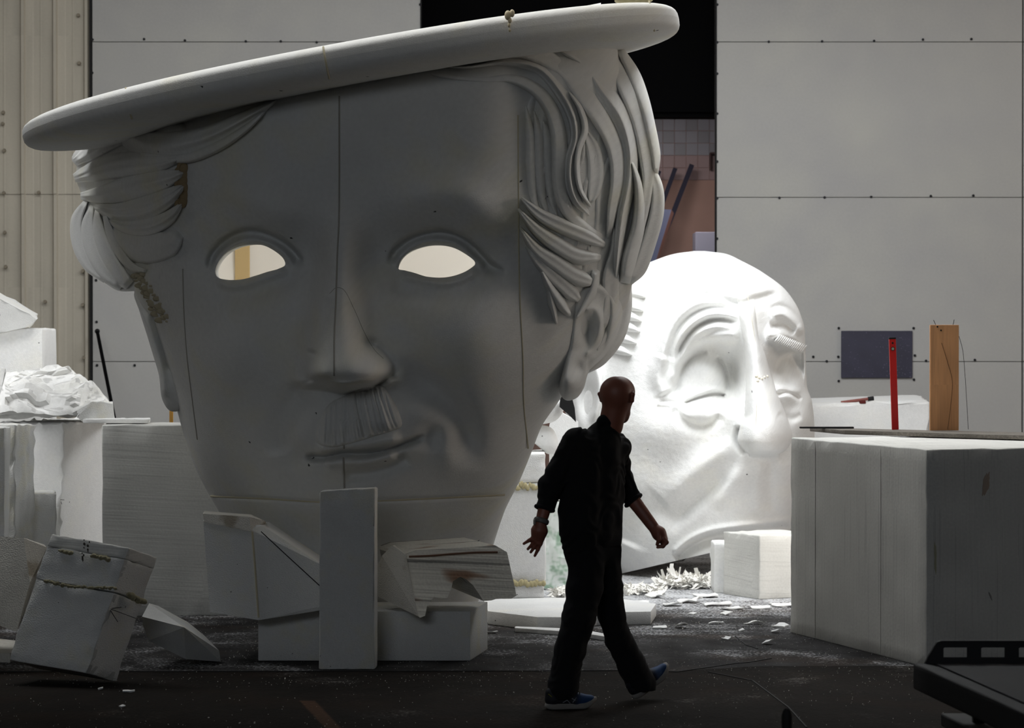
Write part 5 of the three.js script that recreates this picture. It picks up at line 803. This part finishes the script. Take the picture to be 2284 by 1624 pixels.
  // shoes
  const shoe = (heel, dir, side, label) => {
    const d = dir.clone().normalize(), u = side.clone().cross(d).normalize(), Q = (a, b, c) => heel.clone().addScaledVector(d, a).addScaledVector(u, b).addScaledVector(side, c);
    const us = blend([cap(Q(0.035, 0.055, 0), Q(0.035, 0.085, 0), 0.036, 0.034), cap(Q(0.05, 0.05, 0), Q(0.16, 0.048, 0), 0.038, 0.036), cap(Q(0.10, 0.075, 0), Q(0.19, 0.045, 0), 0.03, 0.03), cap(Q(0.17, 0.045, 0.006), Q(0.245, 0.044, 0.004), 0.036, 0.028)], 0.02);
    const loc = (x, y, z) => (V(x, y, z).sub(heel)).dot(u);
    const ups = (x, y, z) => Math.max(us(x, y, z), 0.024 - loc(x, y, z));
    const g = surfaceNets(ups, ...bounds([Q(-0.01, 0, -0.05), Q(0.29, 0.13, 0.05), Q(0.29, 0, -0.05), Q(-0.01, 0.13, 0.05)], 0.03), 0.005);
    const p = g.attributes.position, col = new Float32Array(p.count * 3); const T = V();
    for (let i = 0; i < p.count; i++) { T.fromBufferAttribute(p, i).sub(heel); const a = T.dot(d), k = smooth(0.15, 0.2, a + 0.25 * (0.06 - T.dot(u))); col[3 * i] = mix(0.006, 0.006, k); col[3 * i + 1] = mix(0.007, 0.045, k); col[3 * i + 2] = mix(0.013, 0.14, k); }
    const sole = []; const out = [[0.0, 0.0], [0.01, 0.026], [0.05, 0.036], [0.12, 0.034], [0.19, 0.042], [0.25, 0.036], [0.278, 0.012], [0.28, -0.008], [0.25, -0.034], [0.19, -0.042], [0.12, -0.036], [0.05, -0.036], [0.01, -0.026]];
    const c = new THREE.CatmullRomCurve3(out.map(([a, b]) => V(a, b, 0)), true).getSpacedPoints(60), prof = [[0.9, 0.0], [0.98, 0.006], [1.02, 0.016], [1.0, 0.030], [0.93, 0.032]];
    const lift = a => 0.03 * smooth(0.2, 0.28, a) ** 1.5;
    const sg = gridGeo(60, 6, (uu, vv, i, j) => { const q = c[i % 60], k = j === 0 ? [0, 0.0] : j === 6 ? [0, 0.032] : prof[j - 1], a = 0.14 + (q.x - 0.14) * (k[0] || 0), b = q.y * k[0]; return Q(a, k[1] + lift(a), b); });
    const cg = g.clone(); cg.setAttribute('color', new THREE.BufferAttribute(col, 3));
    const top = man.position, me = cg; me.translate(-top.x, -top.y, -top.z); const o = shadows(new THREE.Mesh(me, std({ vertexColors: true, roughness: 0.7 }))); o.name = 'shoe'; o.userData = { label, origin: top }; man.add(o);
    part(o, 'sole', finish(sg), std({ color: 0x8c8984, roughness: 0.8 }), 'pale sole'); return [o, Q];
  };
  const h1 = V(at(1216, 1583, 14.0).x, 0.001, -13.99), [s1, Q1] = shoe(h1, V(0.97, 0, -0.20), V(0.20, 0, 0.97), 'blue and black running shoe flat on the floor');
  const st = (a, b) => tube([Q1(a[0], a[1], 0.040), Q1((a[0] + b[0]) / 2, (a[1] + b[1]) / 2, 0.0425), Q1(b[0], b[1], 0.040)], 0.0022, 8, 5), ww = std({ color: 0x8b8f96 });
  part(s1, 'side_stripe', plainMerge([st([0.06, 0.075], [0.10, 0.062]), st([0.10, 0.062], [0.128, 0.034]), st([0.088, 0.038], [0.14, 0.07]), st([0.128, 0.066], [0.18, 0.034]), st([0.142, 0.038], [0.162, 0.064])]), ww, 'pale crossed stripes');
  part(s1, 'heel_tab', tube([Q1(0.012, 0.085, 0.028), Q1(0.02, 0.078, 0.034), Q1(0.03, 0.07, 0.036)], 0.002, 6, 5), std({ color: 0x8a8a20 }));
  part(s1, 'lace', tube([Q1(0.155, 0.082, 0.012), Q1(0.165, 0.10, 0.022), Q1(0.18, 0.092, 0.03), Q1(0.182, 0.07, 0.026)], 0.0025, 16, 5), std({ color: 0x3c4030 }));
  const h2 = at(1414, 1566, 14.33); h2.y = 0.004; const dd = V(0.21, 0.142, -0.12).normalize(); shoe(h2, dd, V(0.49, 0, 0.87).addScaledVector(dd, -V(0.49, 0, 0.87).dot(dd)).normalize(), 'blue and black running shoe landing on its heel');
  // wrist watch
  const wp = J.elL.clone().lerp(J.wrL, 0.93), wa = part(man, 'wristwatch', new THREE.TorusGeometry(0.0345, 0.0075, 8, 36).scale(1, 1, 1.9).applyQuaternion(new THREE.Quaternion().setFromUnitVectors(V(0, 0, 1), dL)).translate(wp.x, wp.y, wp.z), std({ color: 0x6f6a64, roughness: 0.5 }), 'pale wristwatch strap');
  part(wa, 'watch_case', rbox(0, 0, 0, 0.014, 0.03, 0.032, 0.005).translate(wp.x - 0.036, wp.y - 0.004, wp.z + 0.012), std({ color: 0x9a948c, roughness: 0.35, metalness: 0.6 }));
}

// ---------------------------------------------------------------- dark cart and post close to the viewer
{
  const Y = 0.5, blk = std({ color: 0x111114, roughness: 0.7 }), deckM = std({ color: 0x2c2c30, roughness: 0.75 }), t = thing('tool_cart', 'dark flat cart with a slotted end rail beside the large foam block', 'cart', V(2.5, 0, -10.8));
  const A = V(1.827, Y, -11.94), D = V(2.13, Y, -9.46), B = V(3.3, Y, -11.98), C = V(3.6, Y, -9.5), k = V(0, -0.118, 0);
  part(t, 'deck', hexa([D.clone().add(k), C.clone().add(k), C, D, A.clone().add(k), B.clone().add(k), B, A], { r: 0.01, amp: 0.001, chip: 0.002 }), blk);
  const in_ = (p, s) => p; part(t, 'mat', hexa([V(2.14, Y + 0.001, -10.0), V(3.4, Y + 0.001, -10.0), V(3.4, Y + 0.008, -10.0), V(2.14, Y + 0.008, -10.0), V(1.92, Y + 0.001, -11.85), V(3.2, Y + 0.001, -11.85), V(3.2, Y + 0.008, -11.85), V(1.92, Y + 0.008, -11.85)], { r: 0.003, amp: 0, chip: 0 }), deckM);
  const s = new THREE.Shape([[1.882, Y], [1.90, Y + 0.035], [1.937, Y + 0.095], [1.955, Y + 0.101], [3.25, Y + 0.101], [3.25, Y]].map(p => new THREE.Vector2(...p)));
  for (let i = 0; i < 7; i++) { const x = 1.964 + i * 0.1715; s.holes.push(new THREE.Path([[x, Y + 0.026], [x, Y + 0.070], [x + 0.006, Y + 0.0735], [x + 0.105, Y + 0.0735], [x + 0.111, Y + 0.070], [x + 0.111, Y + 0.026]].map(p => new THREE.Vector2(...p)))); }
  part(t, 'end_rail', boxUV(new THREE.ExtrudeGeometry(s, { depth: 0.024, bevelEnabled: true, bevelSize: 0.003, bevelThickness: 0.003, bevelSegments: 1 }).translate(0, 0, -11.95)), blk);
  const E = V(1.98, 0.25, -12.1), G = V(2.28, 0.25, -9.6), k3 = V(0, -0.06, 0); const Hh = V(3.3, 0.25, -12.1), I = V(3.5, 0.25, -9.6);
  part(t, 'lower_shelf', hexa([G.clone().add(k3), I.clone().add(k3), I, G, E.clone().add(k3), Hh.clone().add(k3), Hh, E], { r: 0.008, amp: 0.001, chip: 0.002 }), blk);
  for (const [x, z] of [[2.1, -11.8], [3.2, -11.8], [2.35, -9.75], [3.4, -9.75]]) { part(t, 'leg', rbox(x, 0.24, z, 0.05, 0.32, 0.05, 0.006), blk); part(t, 'wheel', new THREE.CylinderGeometry(0.06, 0.06, 0.03, 24).rotateZ(Math.PI / 2).translate(x, 0.062, z), M.black); }
  single('wood_offcut', 'orange brown wood offcut lying on the dark cart', 'wood offcut', rbox(0, 0.014, 0, 0.22, 0.026, 0.6, 0.004).rotateY(-0.35).translate(2.32, Y + 0.009, -10.75), std({ color: 0x8a5a24 }));
  single('black_post', 'slim black post with a rounded top standing in front of the foam blocks', 'post', new THREE.LatheGeometry([[0, 0.001], [0.03, 0.001], [0.024, 0.03], [0.020, 0.06], [0.020, 0.5], [0.021, 0.535], [0.016, 0.558], [0.008, 0.566], [0, 0.567]].map(p => new THREE.Vector2(...p)), 24).translate(at(1756, 0, 10).x, 0, -10), M.black);
}

// ---------------------------------------------------------------- scraps, shavings and crumbs of foam
{
  const scrap = (px, py, w, dep, h, yaw) => { const c = onFloor(px, py), W = w * dFloor(py) / F, g = new THREE.BoxGeometry(W, 0.012, dep, 8, 1, 4), p = g.attributes.position; const o = rr(0, 50);
    for (let i = 0; i < p.count; i++) { const x = p.getX(i), z = p.getZ(i), y = p.getY(i); const e = 1 + 0.35 * noise(x * 12 + o, z * 12, 2); p.setXYZ(i, x * e, y * (0.6 + 0.6 * noise(x * 20, o, z * 20)) + 0.010 + h * Math.abs(noise(x * 7 + o, 1, z * 7)) * 1.6 + h * 0.4 * (x / W + 0.5), z * (1 + 0.4 * noise(x * 15, o, 3))); }
    g.computeVertexNormals(); g.rotateY(yaw); g.computeBoundingBox(); g.translate(c.x, -g.boundingBox.min.y + 0.001, c.z); return boxUV(g); };
  const sc = [[1519, 1401, 22, 0.09, 0.04, 0.4], [1598, 1393, 38, 0.05, 0.02, 0.1], [1679, 1393, 44, 0.05, 0.03, 0.25], [1742, 1400, 24, 0.1, 0.02, 0.8], [1621, 1427, 18, 0.05, 0.02, 1.0], [1713, 1438, 18, 0.06, 0.03, 0.9], [1472, 1402, 30, 0.12, 0.005, 0], [1461, 1333, 26, 0.2, 0.03, 0.3], [1535, 1344, 44, 0.2, 0.03, -0.2], [1600, 1351, 62, 0.14, 0.015, 0.1], [1432, 1348, 30, 0.12, 0.02, 0], [1634, 1360, 40, 0.1, 0.01, 0.2], [1697, 1358, 44, 0.16, 0.01, 0], [1575, 1332, 50, 0.2, 0.02, 0.1], [1500, 1352, 40, 0.14, 0.02, -0.1], [1745, 1352, 44, 0.2, 0.01, 0.1], [286, 1545, 27, 0.04, 0.008, 0.1], [271, 1579, 11, 0.04, 0.01, 0.5], [223, 1540, 10, 0.03, 0.01, 0.2], [1094, 1414, 30, 0.05, 0.02, 0.1], [1620, 1372, 20, 0.08, 0.02, 0.5], [1655, 1410, 14, 0.05, 0.02, 0.4], [1730, 1412, 16, 0.05, 0.02, 0.2], [1545, 1372, 14, 0.06, 0.02, 0.6]];
  for (const a of sc) single('foam_scrap', a[0] < 400 ? 'tiny white foam scrap on the dark floor before the tilted glued block' : a[0] < 1200 ? 'thin foam scrap beside the end of the flat foam slab' : a[1] < 1365 ? 'flat white foam scrap among the dust between bald head and large foam block' : 'small white foam scrap on the grey floor beside the large foam block', 'foam scrap', scrap(...a), M.foam, 'loose foam scraps on the floor');
  // heaps of curled shavings
  const strip = (p, L, W, yaw, lean) => { const g = new THREE.PlaneGeometry(L, W, 6, 1), a = g.attributes.position, cu = rr(-0.8, 0.8), ta = rr(0.3, 1.0); for (let i = 0; i < a.count; i++) { const x = a.getX(i) + L / 2, y = a.getY(i) * (1 - ta * x / L); a.setXYZ(i, x, y, cu * x * x / L * 0.6 + 0.01 * Math.sin(x * 60)); } g.rotateX(-Math.PI / 2 + rr(-0.6, 0.9)); g.rotateZ(lean); g.rotateY(yaw); g.translate(p.x, p.y, p.z); g.computeVertexNormals(); return g; };
  const heap = (cx, cy, wx, n, hh, maxL) => { const q = []; for (let i = 0; i < n; i++) { const u = rr(-1, 1), v = rr(-1, 1); const base = onFloor(cx + u * wx, cy + v * 7); const top = hh * Math.max(0, 1 - u * u) * rr(0.05, 1); base.y = 0.01 + top * 0.6; const g = strip(base, rr(0.3, 1) * maxL, rr(0.02, 0.055), rr(0, TAU), rr(-0.05, 0.55)); const p = g.attributes.position; for (let k = 0; k < p.count; k++) if (p.getY(k) < 0.003) p.setY(k, 0.003 + rnd() * 0.004); g.computeVertexNormals(); q.push(g); } return plainMerge(q); };
  const sm = std({ color: 0xf0eee8, side: THREE.DoubleSide });
  const s1 = single('foam_shavings', 'heap of curled foam shavings in front of the bald head', 'shavings', heap(1535, 1308, 62, 420, 0.09, 0.14), sm); s1.userData.kind = 'stuff';
  const s2 = single('foam_shavings', 'loose foam shavings on the floor behind the legs of the walking person', 'shavings', heap(1250, 1329, 15, 180, 0.04, 0.07), sm); s2.userData.kind = 'stuff';
  const s3 = single('foam_shavings', 'thin drift of foam shavings between the flat slab and the bald head', 'shavings', heap(1436, 1322, 40, 200, 0.02, 0.1), sm); s3.userData.kind = 'stuff';
  const cg = new THREE.IcosahedronGeometry(1, 0), N = 9000, im = new THREE.InstancedMesh(cg, std({ color: 0xdedad0 }), N), mt = new THREE.Matrix4(), q = new THREE.Quaternion(), e = new THREE.Euler();
  let k = 0, guard = 0; while (k < N && guard++ < 400000) { const x = rr(-4, 3.6), d = rr(11.5, 22); const dens = (d > 15.6 ? 0.35 : 0.10) + 0.5 * fbm(x * 1.2, d * 1.4, 5) + (d > 17.5 && x > 0 ? 0.35 : 0) + 0.35 * Math.exp(-((d - 15.2) ** 2) / 0.08); if (rnd() > dens) continue; const s = rr(0.0010, 0.0026) * (rnd() < 0.04 ? 2 : 1); e.set(rr(0, 3), rr(0, 3), rr(0, 3)); q.setFromEuler(e); mt.compose(V(x, s * 0.7, -d), q, V(s * rr(1, 1.8), s * 0.8, s)); im.setMatrixAt(k++, mt); }
  im.count = k; im.name = 'foam_crumbs'; im.userData = { label: 'white foam crumbs scattered over the floor', category: 'crumbs', kind: 'stuff' }; shadows(im); scene.add(im);
}
renderer.render(scene, camera);
